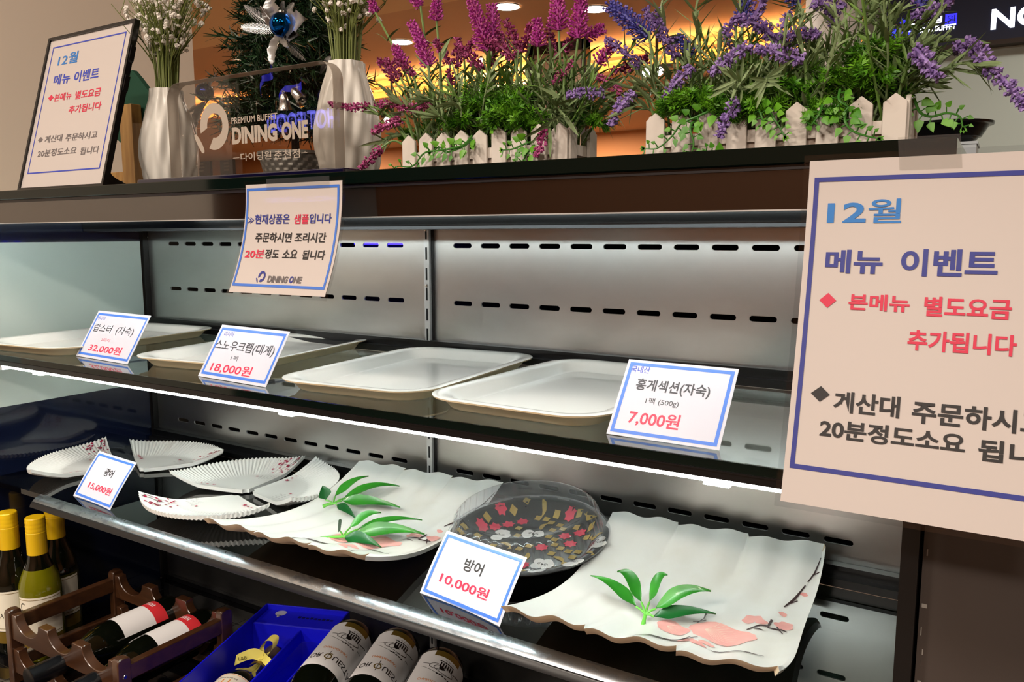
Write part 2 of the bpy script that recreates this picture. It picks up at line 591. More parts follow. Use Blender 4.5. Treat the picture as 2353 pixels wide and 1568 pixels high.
# recessed downlights in the dark ceiling recess
def downlight(x, y, label, r=0.085, z=1.513):
    t = thing('downlight', label, 'ceiling light', (x, y, z), group='recessed downlights beyond the flowers')
    MB().lathe([(r * 1.16, 0.0), (r * 1.12, -0.006), (r, -0.004)], 32, cap=False).build('trim_ring', 'silver_matte', t)
    MB().lathe([(r, -0.003), (0.001, -0.0031)], 32).build('diffuser', 'downlight', t, smooth=0)
    return t
E0 = 'round recessed downlight glowing '
downlight(-2.90, 4.21, E0 + 'left of the magenta flowers')
downlight(-1.68, 3.81, E0 + 'behind the tallest magenta spikes')
downlight(-1.21, 4.17, E0 + 'between the magenta and violet flowers')

# small bright lamp clusters hanging further back
for x, y, z, n, lab in ((-2.55, 6.6, 1.20, 1, 'single small warm spot lamp beside the white vase at right'),
                        (-4.10, 7.2, 1.665, 2, 'pair of small spot lamps seen just above the fern of the magenta planter'),
                        (-2.2, 7.2, 1.69, 2, 'pair of small spot lamps seen left of the violet planter')):
    q = (-3.6430, 4.9000, 1.0585) if n == 1 else ((-2.6630, 4.9000, 1.2005) if x < -4 else (-1.0858, 4.9000, 1.2150))
    t = thing('spot_lamp', lab, 'spot lamp', q, group='small spot lamps in the far hall')
    for k in range(n):
        dx = (k - (n - 1) / 2) * 0.10
        MB().ball((dx, 0, 0), 0.032, 16, 10).build('bulb', 'spot_white', t)
    MB().box((-0.12, 0.05, 0.03), (0.12, 0.09, 0.06)).build('bracket', 'board_dark', t, smooth=0)
    MB().tube([(0, 0.07, 0.05), (0, 0.07, 1.515 - q[2])], 0.012, 8).build('rod', 'board_dark', t)

# dark notice boards on the far brown wall, seen through the acrylic plaque
for a, b, lab in (((-10.4943, 7.9800, 1.3532), (-10.0056, 7.9800, 0.9494), 'dark menu board on the far brown wall behind the plaque, the left one'),
                  ((-9.7504, 7.9800, 1.3422), (-9.4420, 7.9800, 0.9422), 'narrow dark menu board with grey lines on the far brown wall, right of the other')):
    t = thing('menu_board', lab, 'menu board', (a[0], 7.98, b[2] - 0.5), group='dark boards on the far wall')
    w, h = b[0] - a[0], a[2] - b[2] + 0.5
    MB().box((0, -0.03, 0), (w, 0.02, h)).build('board', 'board_dark', t, smooth=0)
    m = MB()
    for k in range(4):
        m.box((w * .3, -0.034, h * (.86 - .06 * k)), (w * (.75 - .06 * (k % 2)), -0.030, h * (.89 - .06 * k)))
    m.build('lines', 'board_text', t, smooth=0)

# navy lit menu screen on the grey wall
q0 = (0.6978, 3.1400, 0.8328); q1 = (1.2534, 3.1400, 0.7839); qt = (0.6876, 3.1400, 1.0244)
t = thing('menu_screen', 'navy lit sign screen with large white letters on the grey wall', 'screen', (q0[0], 3.14, q0[2]))
SW, SH = 1.75, qt[2] - q0[2] + 0.02
MB().box((0, 0, -0.01), (SW, 0.06, SH)).build('panel', 'screen_navy', t, smooth=0)
MB().box((-0.01, -0.004, -0.03), (SW + 0.01, 0.06, -0.01)).build('bezel', 'board_dark', t, smooth=0)
fs = lambda u, v: Vector((u, -0.004, v))
def scr(x, y):
    return x, y
m = MB()
a = (1.1290, 3.1400, 0.8636); b = (1.2444, 3.1400, 0.8488); c = (1.1235, 3.1400, 0.9482)
m.text('NOODLE', fs, a[0] - q0[0], a[2] - q0[2], (b[0] - a[0]) * 4.4, c[2] - a[2], 0, 0.03)
a = (0.8196, 3.1400, 0.9179); b = (0.9454, 3.1400, 0.9051); c = (0.8179, 3.1400, 0.9474)
m.text('다이닝', fs, a[0] - q0[0], a[2] - q0[2], b[0] - a[0], c[2] - a[2], 0, 0.03)
a = (0.8128, 3.1400, 0.8858); b = (0.9999, 3.1400, 0.8766); c = (0.8115, 3.1400, 0.9080)
m.text('PREMIUM BUFFET', fs, a[0] - q0[0], a[2] - q0[2], b[0] - a[0], c[2] - a[2], 0, 0.03)
a = (0.9571, 3.1400, 0.9036); b = (1.0016, 3.1400, 0.9014); c = (0.9543, 3.1400, 0.9506)
sq = MB().rect(fs, a[0] - q0[0], a[2] - q0[2], b[0] - q0[0], c[2] - q0[2], 0)
lf = lambda u, v: Vector((u, -0.006, v))
sq.text('원', lf, a[0] - q0[0] + .006, a[2] - q0[2] + .006, b[0] - a[0] - .012, c[2] - a[2] - .012, 1, 0.0)
sq.build('emblem', ['screen_blue', 'screen_navy'], t, smooth=0, fix=False)
a = (0.7721, 3.1400, 0.8983)
for k, (dx, dz, r) in enumerate(((0.0, 0, .022), (.045, 0.0, .014), (.045, .055, .014), (.02, .045, .012))):
    MB().poly([fs(a[0] - q0[0] + dx + r * math.cos(j * PI / 8), a[2] - q0[2] + dz + r * math.sin(j * PI / 8)) for j in range(16)], 0).build('emblem_dot', 'screen_blue', t, smooth=0, fix=False)
m.build('lettering', 'screen_white', t, smooth=0, fix=False)

# blue lit sign on the wall behind the viewer; its mirror image shows in the acrylic plaque
a = (-2.6264, 3.1700, 0.7323); b = (-3.2958, 3.1700, 0.7546); c = (-2.6212, 3.1700, 0.8616)
t = thing('lit_sign', 'blue lit lettering sign on the brown wall behind the viewer, mirrored in the acrylic plaque', 'sign', (a[0], -3.80, a[2]))
MB().text('HOT FOOD', lambda u, v: Vector((-u, 0, v)), 0, 0, a[0] - b[0], c[2] - a[2], 0, 0.02).build('lettering', 'hot_sign', t, smooth=0, fix=False)
MB().box((-(a[0] - b[0]) - .08, -0.30, -.10), (.08, -0.02, c[2] - a[2] + .10)).build('back_board', 'screen_navy', t, smooth=0)

# ------------------------------------------------------------------ the display case
case = thing('display_case', 'black open display case with slotted steel back and two glass shelves', 'display case', (0, 0, 0))

def slotted(name, x0, x1, z0, z1, xs, zs, ln, ht):
    """steel sheet with rows of round-ended slots"""
    m = MB()
    hs = 0.022
    edges = [x0] + [0.5 * (a + b) for a, b in zip(xs[:-1], xs[1:])] + [x1]
    cuts = []
    zprev = z1
    for z in zs:
        zt, zb = z + hs / 2, z - hs / 2
        if zprev > zt + 1e-6: m.poly([(x0, 0, zb if 0 else zt), (x1, 0, zt), (x1, 0, zprev), (x0, 0, zprev)], 0)
        for i, x in enumerate(xs):
            l, r = edges[i], edges[i + 1]
            N = 32
            inner, outer = [], []
            hl, hh = ln / 2 - ht / 2, ht / 2
            for k in range(N):
                a = 2 * PI * (k + 0.5) / N
                ca, sa = math.cos(a), math.sin(a)
                inner.append((x + (hl if ca > 0 else -hl) + hh * ca, z + hh * sa))
                dx, dz = ca * 1.0, sa * (hs / (r - l))
                tt = min(((r - x) if dx > 0 else (x - l)) / max(abs(dx), 1e-9), (hs / 2) / max(abs(dz), 1e-9))
                outer.append((x + dx * tt, z + dz * tt))
            for c, d in (((r, zt), 0), ((l, zt), 1), ((l, zb), 2), ((r, zb), 3)):
                k = min(range(N), key=lambda j: (outer[j][0] - c[0]) ** 2 + (outer[j][1] - c[1]) ** 2 * 4)
                outer[k] = c
            o = len(m.v)
            m.v += [(p[0], 0, p[1]) for p in outer] + [(p[0], 0, p[1]) for p in inner] + [(p[0], 0.0022, p[1]) for p in inner]
            for k in range(N):
                k2 = (k + 1) % N
                m.f.append((o + k, o + k2, o + N + k2, o + N + k)); m.m.append(0)
                m.f.append((o + N + k, o + N + k2, o + 2*N + k2, o + 2*N + k)); m.m.append(1)
        zprev = zb
    m.poly([(x0, 0, z0), (x1, 0, z0), (x1, 0, zprev), (x0, 0, zprev)], 0)
    return m.build(name, ['steel', 'steel_edge'], case, smooth=20, fix=False)

XSL = [i * 0.046 for i in range(12)]
XSR = [0.6249 + i * 0.045414 for i in range(12)]
for xs, x0, x1 in ((XSL, -0.072, 0.5635), (XSR, 0.5755, 1.2125)):
    slotted('back_panel', x0, x1, -0.135, 0.058, xs, (0.0, -0.0792), 0.0305, 0.0066)
    slotted('back_panel', x0, x1, -0.345, -0.135, xs, (-0.250, -0.3194), 0.0305, 0.0066)
    slotted('back_panel', x0, x1, -0.632, -0.345, xs, (-0.42, -0.557), 0.0305, 0.0066)
m = MB().box((XW - .02, 0.05, -0.66), (XR + .01, 0.06, 0.06))
m.build('back_plenum', 'void', case, smooth=0)
MB().box((0.40, 0.030, 0.0005), (0.545, 0.036, 0.006)).build('blue_lamp', 'led_blue', case, smooth=0)

# slotted upright between the two panels
m = MB()
m.box((0.5625, -0.004, -0.632), (0.5765, 0.004, 0.058), 1)
m.box((0.5652, -0.009, -0.632), (0.5740, -0.004, 0.058), 0)
for k in range(24):
    z = 0.046 - k * 0.0285
    m.box((0.5683, -0.0094, z - 0.0085), (0.5709, -0.0088, z + 0.0085), 2)
m.build('upright', ['steel_edge', 'black_satin', 'void'], case, smooth=0)
for z in (0.022, -0.056, -0.19, -0.40, -0.5):
    MB().lathe([(0.0028, 0), (0.0022, 0.0015), (0.0002, 0.0018)], 12, M=Matrix.Translation((0.5696, -0.009, z)) @ Matrix.Rotation(PI/2, 4, 'X')).build('screw', 'screw', case)
for z in (0.012, -0.06, -0.20, -0.43, -0.48):
    MB().lathe([(0.0022, 0), (0.0018, 0.0012), (0.0002, 0.0014)], 12, M=Matrix.Translation((-0.0705, -0.002, z)) @ Matrix.Rotation(PI/2, 4, 'X')).build('screw', 'screw', case)
MB().box((-0.0885, -0.010, -0.635), (-0.0725, 0.010, 0.058)).build('corner_post', 'black_satin', case, smooth=0)
MB().box((XR + .001, -0.315, -0.70), (XR + .012, 0.02, 0.030)).build('end_panel', 'black_satin', case, smooth=0)

# channels along the back of each shelf, and at the deck
for z0, z1 in ((Z1 + .0005, -0.133), (Z2 + .0005, -0.342), (ZD + .0005, -0.632 + .006)):
    m = MB().box((-0.072, -0.012, z0), (XR, -0.0005, z1))
    if z1 < -0.6: m = MB().box((-0.072, -0.008, z0), (XR, -0.0005, z1))
    else:
        m.box((-0.072, -0.022, z0), (XR, -0.012, z0 + 0.009))
        m.box((-0.072, -0.0135, z1 - 0.004), (XR, -0.012, z1))
    m.build('back_channel', 'black_satin', case, smooth=0)

# left end of the case: white upper pane, dark lower pane, dark band on top
MB().box((XW - .010, -0.42, -0.2545), (XW, -0.0125, 0.004)).build('side_pane', 'white_panel', case, smooth=0)
MB().box((XW - .010, -0.42, 0.004), (XW + .0006, -0.0125, 0.060)).build('side_band', 'navy_panel', case, smooth=0)
MB().box((XW - .010, -0.345, -0.70), (XW + .0006, -0.0125, -0.2545)).build('side_panel', 'navy_panel', case, smooth=0)

# shelves
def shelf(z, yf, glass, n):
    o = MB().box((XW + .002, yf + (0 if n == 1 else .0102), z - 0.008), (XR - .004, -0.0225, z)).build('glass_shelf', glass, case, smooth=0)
    if n == 1:
        MB().box((XW + .002, yf - 0.0006, z - 0.0078), (XR - .004, yf - 0.0001, z - 0.0006)).build('glass_edge', 'glass_edge', o, smooth=0)
        m = MB().box((XW + .002, yf + 0.0005, z - 0.0155), (XR - .004, yf + 0.022, z - 0.0082))
        m.box((XW + .002, yf - 0.0004, z - 0.0098), (XR - .004, yf + 0.004, z - 0.0086))
        m.build('front_rail', 'black_satin', o, smooth=0)
        MB().tube([(0.052, yf + 0.010, z - 0.0170), (XR - .040, yf + 0.010, z - 0.0170)], 0.0042, 14).build('led_tube', 'led', o)
        for x in (0.135, 0.62, 1.085):
            MB().box((x - .010, yf + 0.005, z - 0.0225), (x + .010, yf + 0.015, z - 0.0155)).build('tube_clip', 'led', o, smooth=0)
        m = MB().box((XW + .004, yf + 0.003, z - 0.023), (0.048, yf + 0.018, z - 0.0158))
        m.build('tube_holder', 'pale_plastic', o, smooth=0)
    else:
        prof = [(0.0, 0.0008)]
        arc = []
        for k in range(12):
            a = math.radians(80 - 5.2 * k)
            arc.append((-0.024 * (math.cos(a) - math.cos(math.radians(80))), 0.0008 + 0.024 * (math.sin(a) - math.sin(math.radians(80)))))
        up, lo = arc[:8], arc[7:]  # lower arc made black to stand in for the dark it mirrors
        for nm, mt, pr in (('front_nosing', 'nosing', [(0.0, up[-1][1])] + [(0.0, 0.0008)] + up[1:]), ('nosing_shade', 'black_satin', [(0.0, -0.0135), (0.0, lo[0][1])] + lo + [(lo[-1][0] - .0004, -0.0135)])):
            MB().prism([(y + yf + .010, zz + z) for y, zz in pr], lambda u, v, w: Vector((w, u, v)), 0.075, XR - .006).build(nm, mt, o, smooth=50)
    return o
shelf(Z1, -0.327, 'shelf_glass', 1)
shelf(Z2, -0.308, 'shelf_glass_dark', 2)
dk = MB().box((XW + .001, -0.52, ZD - 0.03), (XR - .001, -0.0005, ZD))
dk.build('deck', 'black_gloss', case, smooth=0)
m = MB()
for k in range(9):
    y = -0.06 - 0.055 * k
    m.box((XW + .001, y, ZD), (XR - .001, y + 0.0012, ZD + 0.0002))
for k in range(18):
    x = -0.03 + 0.075 * k
    m.box((x, -0.52, ZD), (x + 0.0012, -0.001, ZD + 0.0002))
m.build('deck_joints', 'steel_dark', case, smooth=0)

# canopy
cn = bevel(MB().box((-0.16, -0.350, 0.0608), (1.2325, 0.115, ZL)).build('top_glass', 'glass_edge', case, smooth=0), 0.0008, 1)
m = MB().box((-0.16, -0.3435, 0.0312), (1.2235, -0.3365, 0.0585))
m.build('fascia', 'fascia_glass', case, smooth=0)
MB().box((-0.16, -0.346, 0.0575), (1.2250, -0.34, 0.0606)).build('fascia_trim', 'steel_dark', case, smooth=0)
MB().box((-0.16, -0.3445, 0.0303), (1.2235, -0.3365, 0.0312)).build('fascia_lip', 'steel_edge', case, smooth=0)
MB().box((XW + .001, -0.336, 0.0560), (1.2235, -0.0125, 0.0606)).build('canopy_soffit', 'black_satin', case, smooth=0)
MB().box((XW + .0015, -0.118, 0.0255), (1.2120, -0.0125, 0.0556)).build('air_duct', 'black_gloss', case, smooth=0)
MB().box((XW + .0015, -0.117, 0.0218), (1.2120, -0.0125, 0.0255)).build('duct_trim', 'steel_dark', case, smooth=0)
MB().tube([(-0.03, -0.318, 0.0505), (1.18, -0.318, 0.0505)], 0.0045, 12).build('canopy_light', 'led_top', case)

# dark cabinet standing right of the case
t = thing('side_cabinet', 'dark brown cabinet panel standing right of the display case', 'cabinet', (XR + .014, -0.305, -1.25))
MB().box((0, 0, 0), (0.75, 0.40, 1.235)).build('panel', 'cabinet_brown', t, smooth=0)
m = MB()
for k in range(26):
    z = 0.70 + rnd.random() * 0.42
    m.box((0.0004 + rnd.random() * .003, -0.0004, z), (0.0012 + rnd.random() * .0035, 0, z + 0.002 + rnd.random() * 0.007))
m.build('scuff_marks', 'scuff', t, smooth=0)
MB().box((XW - .09, -0.48, -1.25), (XR + .013, 0.08, ZD - 0.031)).build('plinth', 'black_satin', case, smooth=0)

# ------------------------------------------------------------------ upper shelf: trays and price cards
def tray_parts(t):
    """rounded rectangular serving tray, rim at z=.014"""
    def ring(w, l, r, z, n=10):
        out = []
        for sx, sy, a0 in ((1,1,0),(-1,1,90),(-1,-1,180),(1,-1,270)):
            for k in range(n + 1):
                a = math.radians(a0 + 90 * k / n)
                out.append((sx*(w/2-r) + r*math.cos(a), sy*(l/2-r) + r*math.sin(a), z))
        return out
    w, l = TW, TL
    rings = [(w-.062, l-.062, .020, .0030), (w-.052, l-.052, .024, .0036), (w-.034, l-.034, .032, .0112), (w-.026, l-.026, .034, .0130),
             (w-.008, l-.008, .041, .0142), (w, l, .044, .0135)]
    back = [(w, l, .044, .0135), (w-.001, l-.001, .044, .0120), (w-.016, l-.016, .038, .0112), (w-.032, l-.032, .032, .0015), (w-.038, l-.038, .030, .0)]
    m = MB()
    def skin(rs, mi, capfirst, caplast):
        o = len(m.v); R = [ring(*r) for r in rs]; n = len(R[0])
        for r in R: m.v += r
        for i in range(len(R) - 1):
            for k in range(n):
                m.f.append((o+i*n+k, o+i*n+(k+1)%n, o+(i+1)*n+(k+1)%n, o+(i+1)*n+k)); m.m.append(mi)
        if capfirst: m.f.append(tuple(o + k for k in range(n))); m.m.append(mi)
        if caplast: m.f.append(tuple(o + (len(R)-1)*n + k for k in range(n))); m.m.append(mi)
    skin(rings, 0, True, False)
    skin(back, 1, False, True)
    m.build('tray_body', ['melamine', 'melamine_back'], t, smooth=50, fix=False)
TW, TL = 0.198, 0.295
t0 = thing('serving_tray', 'white rectangular tray at the left end of the upper shelf, behind the 32,000 card', 'tray', (0.058, -0.172, Z1 + .0002), 0.10, 'white trays on the upper shelf')
tray_parts(t0)
dup(t0, 'white rectangular tray between the 32,000 and 18,000 cards', (0.378, -0.141, Z1 + .0002), 0.13, 'white trays on the upper shelf')
dup(t0, 'white rectangular tray right of the 18,000 card, in front of the slotted upright', (0.672, -0.163, Z1 + .0002), 0.09, 'white trays on the upper shelf')
dup(t0, 'white rectangular tray half hidden by the 7,000 card', (0.885, -0.163, Z1 + .0002), -0.03, 'white trays on the upper shelf')

def card(label, a, w, h, yaw, lean, border, lines, curl=0.0, z=0.0, stand=True, foot=0.03):
    """laminated price card leaning back on a clear foot"""
    t = thing('price_card', label, 'price card', (a[0], a[1], a[2]), math.radians(yaw), 'price cards on the shelves')
    s, c = math.sin(math.radians(lean)), math.cos(math.radians(lean))
    def fn(u, v, off=0.0):
        x = (u / w - 0.5) * 2
        bow = curl * (1 - x * x) * 0.5 + curl * 1.2 * (v / h - .5) ** 2
        off += bow
        return Vector((u, v * s - off * c, 0.0004 + v * c + off * s))
    m = MB()
    f0 = lambda u, v: fn(u, v, 0.0003)
    f1 = lambda u, v: fn(u, v, 0.0)
    f2 = lambda u, v: fn(u, v, 0.0007 if curl else 0.00045)
    m.grid(lambda p, q: f0(p * w, q * h), 24, 16, 0)
    m.grid(lambda p, q: f1((1 - p) * w, q * h), 24, 16, 0)
    mg, bw = border
    m.frame(f2, mg, mg, w - mg, h - mg, bw, 1, 24)
    for body, u, v, tw, th, mi, bold in lines:
        m.text(body, f2, u * w, v * h, tw * w, th * h, mi, bold)
    m.build('card', ['card_paper', 'ink_blue', 'ink_royal', 'ink_red', 'ink_black', 'ink_card_grey'], t, smooth=60, fix=False)
    if stand:
        k = MB().box((w * .30, 0.004, 0.0), (w * .86, foot + 0.012, 0.0012))
        k.grid(lambda p, q: Vector((w * (.30 + .56 * p), 0.004 + q * h * .62 * s + .0005, 0.0012 + q * h * .62 * c)), 1, 1)
        k.build('clear_foot', 'blister', t, smooth=0)
    return t

card('white price card reading 32,000 at the left end of the upper shelf', (0.159, -0.279, Z1), 0.133, 0.071, -3.6, 31, (.0035, .0032),
     [('캐나다', .05, .80, .16, .08, 2, .005), ('랍스터  (자숙)', .08, .52, .76, .20, 5, .008), ('2마리', .33, .37, .16, .07, 3, .0), ('32,000원', .17, .13, .62, .17, 3, .015)])
card('glossy white price card reading 18,000 between two trays on the upper shelf', (0.445, -0.296, Z1), 0.127, 0.069, -3.8, 32, (.0035, .0034),
     [('러시아', .10, .79, .15, .09, 2, .004), ('스노우크랩(대계)', .04, .50, .87, .22, 5, .012), ('1팩', .36, .36, .10, .09, 5, .0), ('18,000원', .13, .11, .60, .19, 3, .015)])
card('white price card reading 7,000 at the right end of the upper shelf', (0.983, -0.300, Z1), 0.098, 0.072, -1.8, 36, (.0026, .0030),
     [('국내산', .05, .83, .18, .09, 2, .012), ('홍게섹션(자숙)', .14, .58, .67, .18, 5, .022), ('1팩 (500g)', .27, .43, .30, .09, 5, .004), ('7,000원', .16, .15, .46, .20, 3, .018)])
card('small white price card reading 15,000 at the left end of the lower shelf', (0.120, -0.277, Z2), 0.106, 0.072, -4.9, 36, (.0032, .0032),
     [('광어', .40, .56, .22, .17, 4, .016), ('15,000원', .21, .23, .60, .16, 3, .016)], curl=-0.004, foot=.06)
card('white price card reading 10,000 in front of the clear-lidded platter', (0.753, -0.268, Z2), 0.114, 0.071, -9.4, 36, (.0032, .0032),
     [('방어', .36, .53, .23, .19, 4, .016), ('10,000원', .16, .24, .60, .17, 3, .018)], curl=-0.005)

# ------------------------------------------------------------------ lower shelf: fan plates
FR, FA = 0.127, math.radians(52)
def fan_z(r, th):
    q = r / FR; k = th / FA
    flat = 0.0075
    rim = 0.013 * max(0, (q - 0.62) / 0.38) ** 1.4
    return flat + rim + 0.007 * abs(k) ** 5 * q ** 2 + 0.006 * max(0, abs(k) - .6) ** 2 * q
def fan_plate(t):
    m = MB()
    NR, NT = 20, 304
    def top(a, b):
        th = FA * (2 * a - 1)
        r = 0.006 + (FR - 0.006) * b
        q = b
        rib = 0.0007 * math.cos(th / FA * PI * 38) * max(0, min(1, (q - 0.60) / 0.12))
        sc = 1 + 0.0045 * math.cos(th / FA * PI * 38) * max(0, (q - .8) / .2)
        r *= sc
        return Vector((r * math.cos(th), r * math.sin(th), fan_z(r, th) + rib))
    m.grid(lambda a, b: top(a, b), NT, NR, 0)
    def bot(a, b):
        p = top(1 - a, b)
        return Vector((p.x * .985 + .001, p.y * .985, p.z - 0.0058))
    m.grid(bot, NT, NR, 0)
    # rolled edge between upper and lower skins
    W_ = NT + 1; o2 = W_ * (NR + 1)
    tp = lambda i, j: j * W_ + i
    bt_ = lambda i, j: o2 + j * W_ + (NT - i)
    for i in range(NT):
        m.f.append((tp(i, NR), tp(i+1, NR), bt_(i+1, NR), bt_(i, NR))); m.m.append(0)
        m.f.append((tp(i+1, 0), tp(i, 0), bt_(i, 0), bt_(i+1, 0))); m.m.append(0)
    for j in range(NR):
        m.f.append((tp(0, j), tp(0, j+1), bt_(0, j+1), bt_(0, j))); m.m.append(0)
        m.f.append((tp(NT, j+1), tp(NT, j), bt_(NT, j), bt_(NT, j+1))); m.m.append(0)
    # foot ring sector
    ft = [(0.02 + 0.058 * (1 if k else 0), 0) for k in range(2)]
    m.prism([(0.030 * math.cos(th), 0.030 * math.sin(th)) for th in [FA*.7*(k/6*2-1) for k in range(7)]] +
            [(0.082 * math.cos(th), 0.082 * math.sin(th)) for th in [FA*.75*(1-k/8*2) for k in range(9)]],
            lambda u, v, w: Vector((u, v, w)), 0.0, 0.0035, 0)
    # painted plum blossom: twigs and petals at one tip, petals at the other, rows of brush writing
    def fn(u, v, off=0.00045):     # u along the radius, v as the angle share -1..1
        th = -v * FA
        return Vector((u * math.cos(th), u * math.sin(th), fan_z(u, th) + 0.0008 + off))
    R2 = random.Random(3)
    sf_ = lambda u, s: fn(u, s / .100)      # s: length across the ribs
    m.stroke([(.124, .093), (.112, .090), (.100, .083), (.088, .074)], [.0014, .0014, .0010, .0005], sf_, 2)
    m.stroke([(.121, .0965), (.106, .0945), (.096, .089)], [.0014, .0010, .0005], sf_, 2)
    m.stroke([(.104, .086), (.108, .076), (.105, .068)], [.0008, .0006, .0004], sf_, 2)
    for k in range(34):
        u = .082 + .040 * R2.random(); v = .60 + .37 * R2.random()
        r = .0009 + .0014 * R2.random()
        m.poly([fn(u + r * math.cos(j*PI/3), v + r / (u * FA) * math.sin(j*PI/3)) for j in range(6)], 1)
    for u, v, r in ((.060, -.82, .0040), (.070, -.86, .0030), (.079, -.89, .0022)):
        m.poly([fn(u + r * (1 if j % 2 else .5) * math.cos(j*PI/5), v + r * (1 if j % 2 else .5) / (u * FA) * math.sin(j*PI/5)) for j in range(10)], 1)
    for row in range(3):
        for k in range(5):
            u = .052 + .0065 * row + .002 * R2.random(); v = .50 + .10 * k
            m.stroke([(u, v * .1), (u + .0032, v * .1 + .002), (u + .001, v * .1 + .0045)], .0006 if k else .0008, sf_, 3)
            m.stroke([(u - .002, v * .1 + .001), (u + .002, v * .1 + .003)], .0006, sf_, 3)
    r = .0018
    m.poly([fn(.066 + r * a, .40 + r / (.066 * FA) * b) for a, b in ((-1,-1),(1,-1),(1,1),(-1,1))], 1)
    m.build('plate_body', ['porcelain', 'plum', 'branch', 'script_grey'], t, smooth=40, fix=False)
GF = 'fan-shaped plates on the lower shelf'
fans = [('white fan-shaped plate at the far left, behind the 15,000 card', 0.055, -0.163, 208), ('white fan-shaped plate in the back left corner, raised tip toward the corner', 0.103, -0.158, 101),
        ('white fan-shaped plate pointing left in the group of three', 0.335, -0.143, 146), ('white fan-shaped plate at the back of the group of three, beside the square platter', 0.342, -0.140, 36),
        ('white fan-shaped plate nearest the shelf edge in the group of three', 0.338, -0.162, 288)]
p0 = None
for lab, x, y, dg in fans:
    if p0 is None:
        p0 = thing('fan_plate', lab, 'plate', (x, y, Z2 + .0002), math.radians(dg), GF)
        fan_plate(p0)
    else:
        dup(p0, lab, (x, y, Z2 + .0002), math.radians(dg), GF)

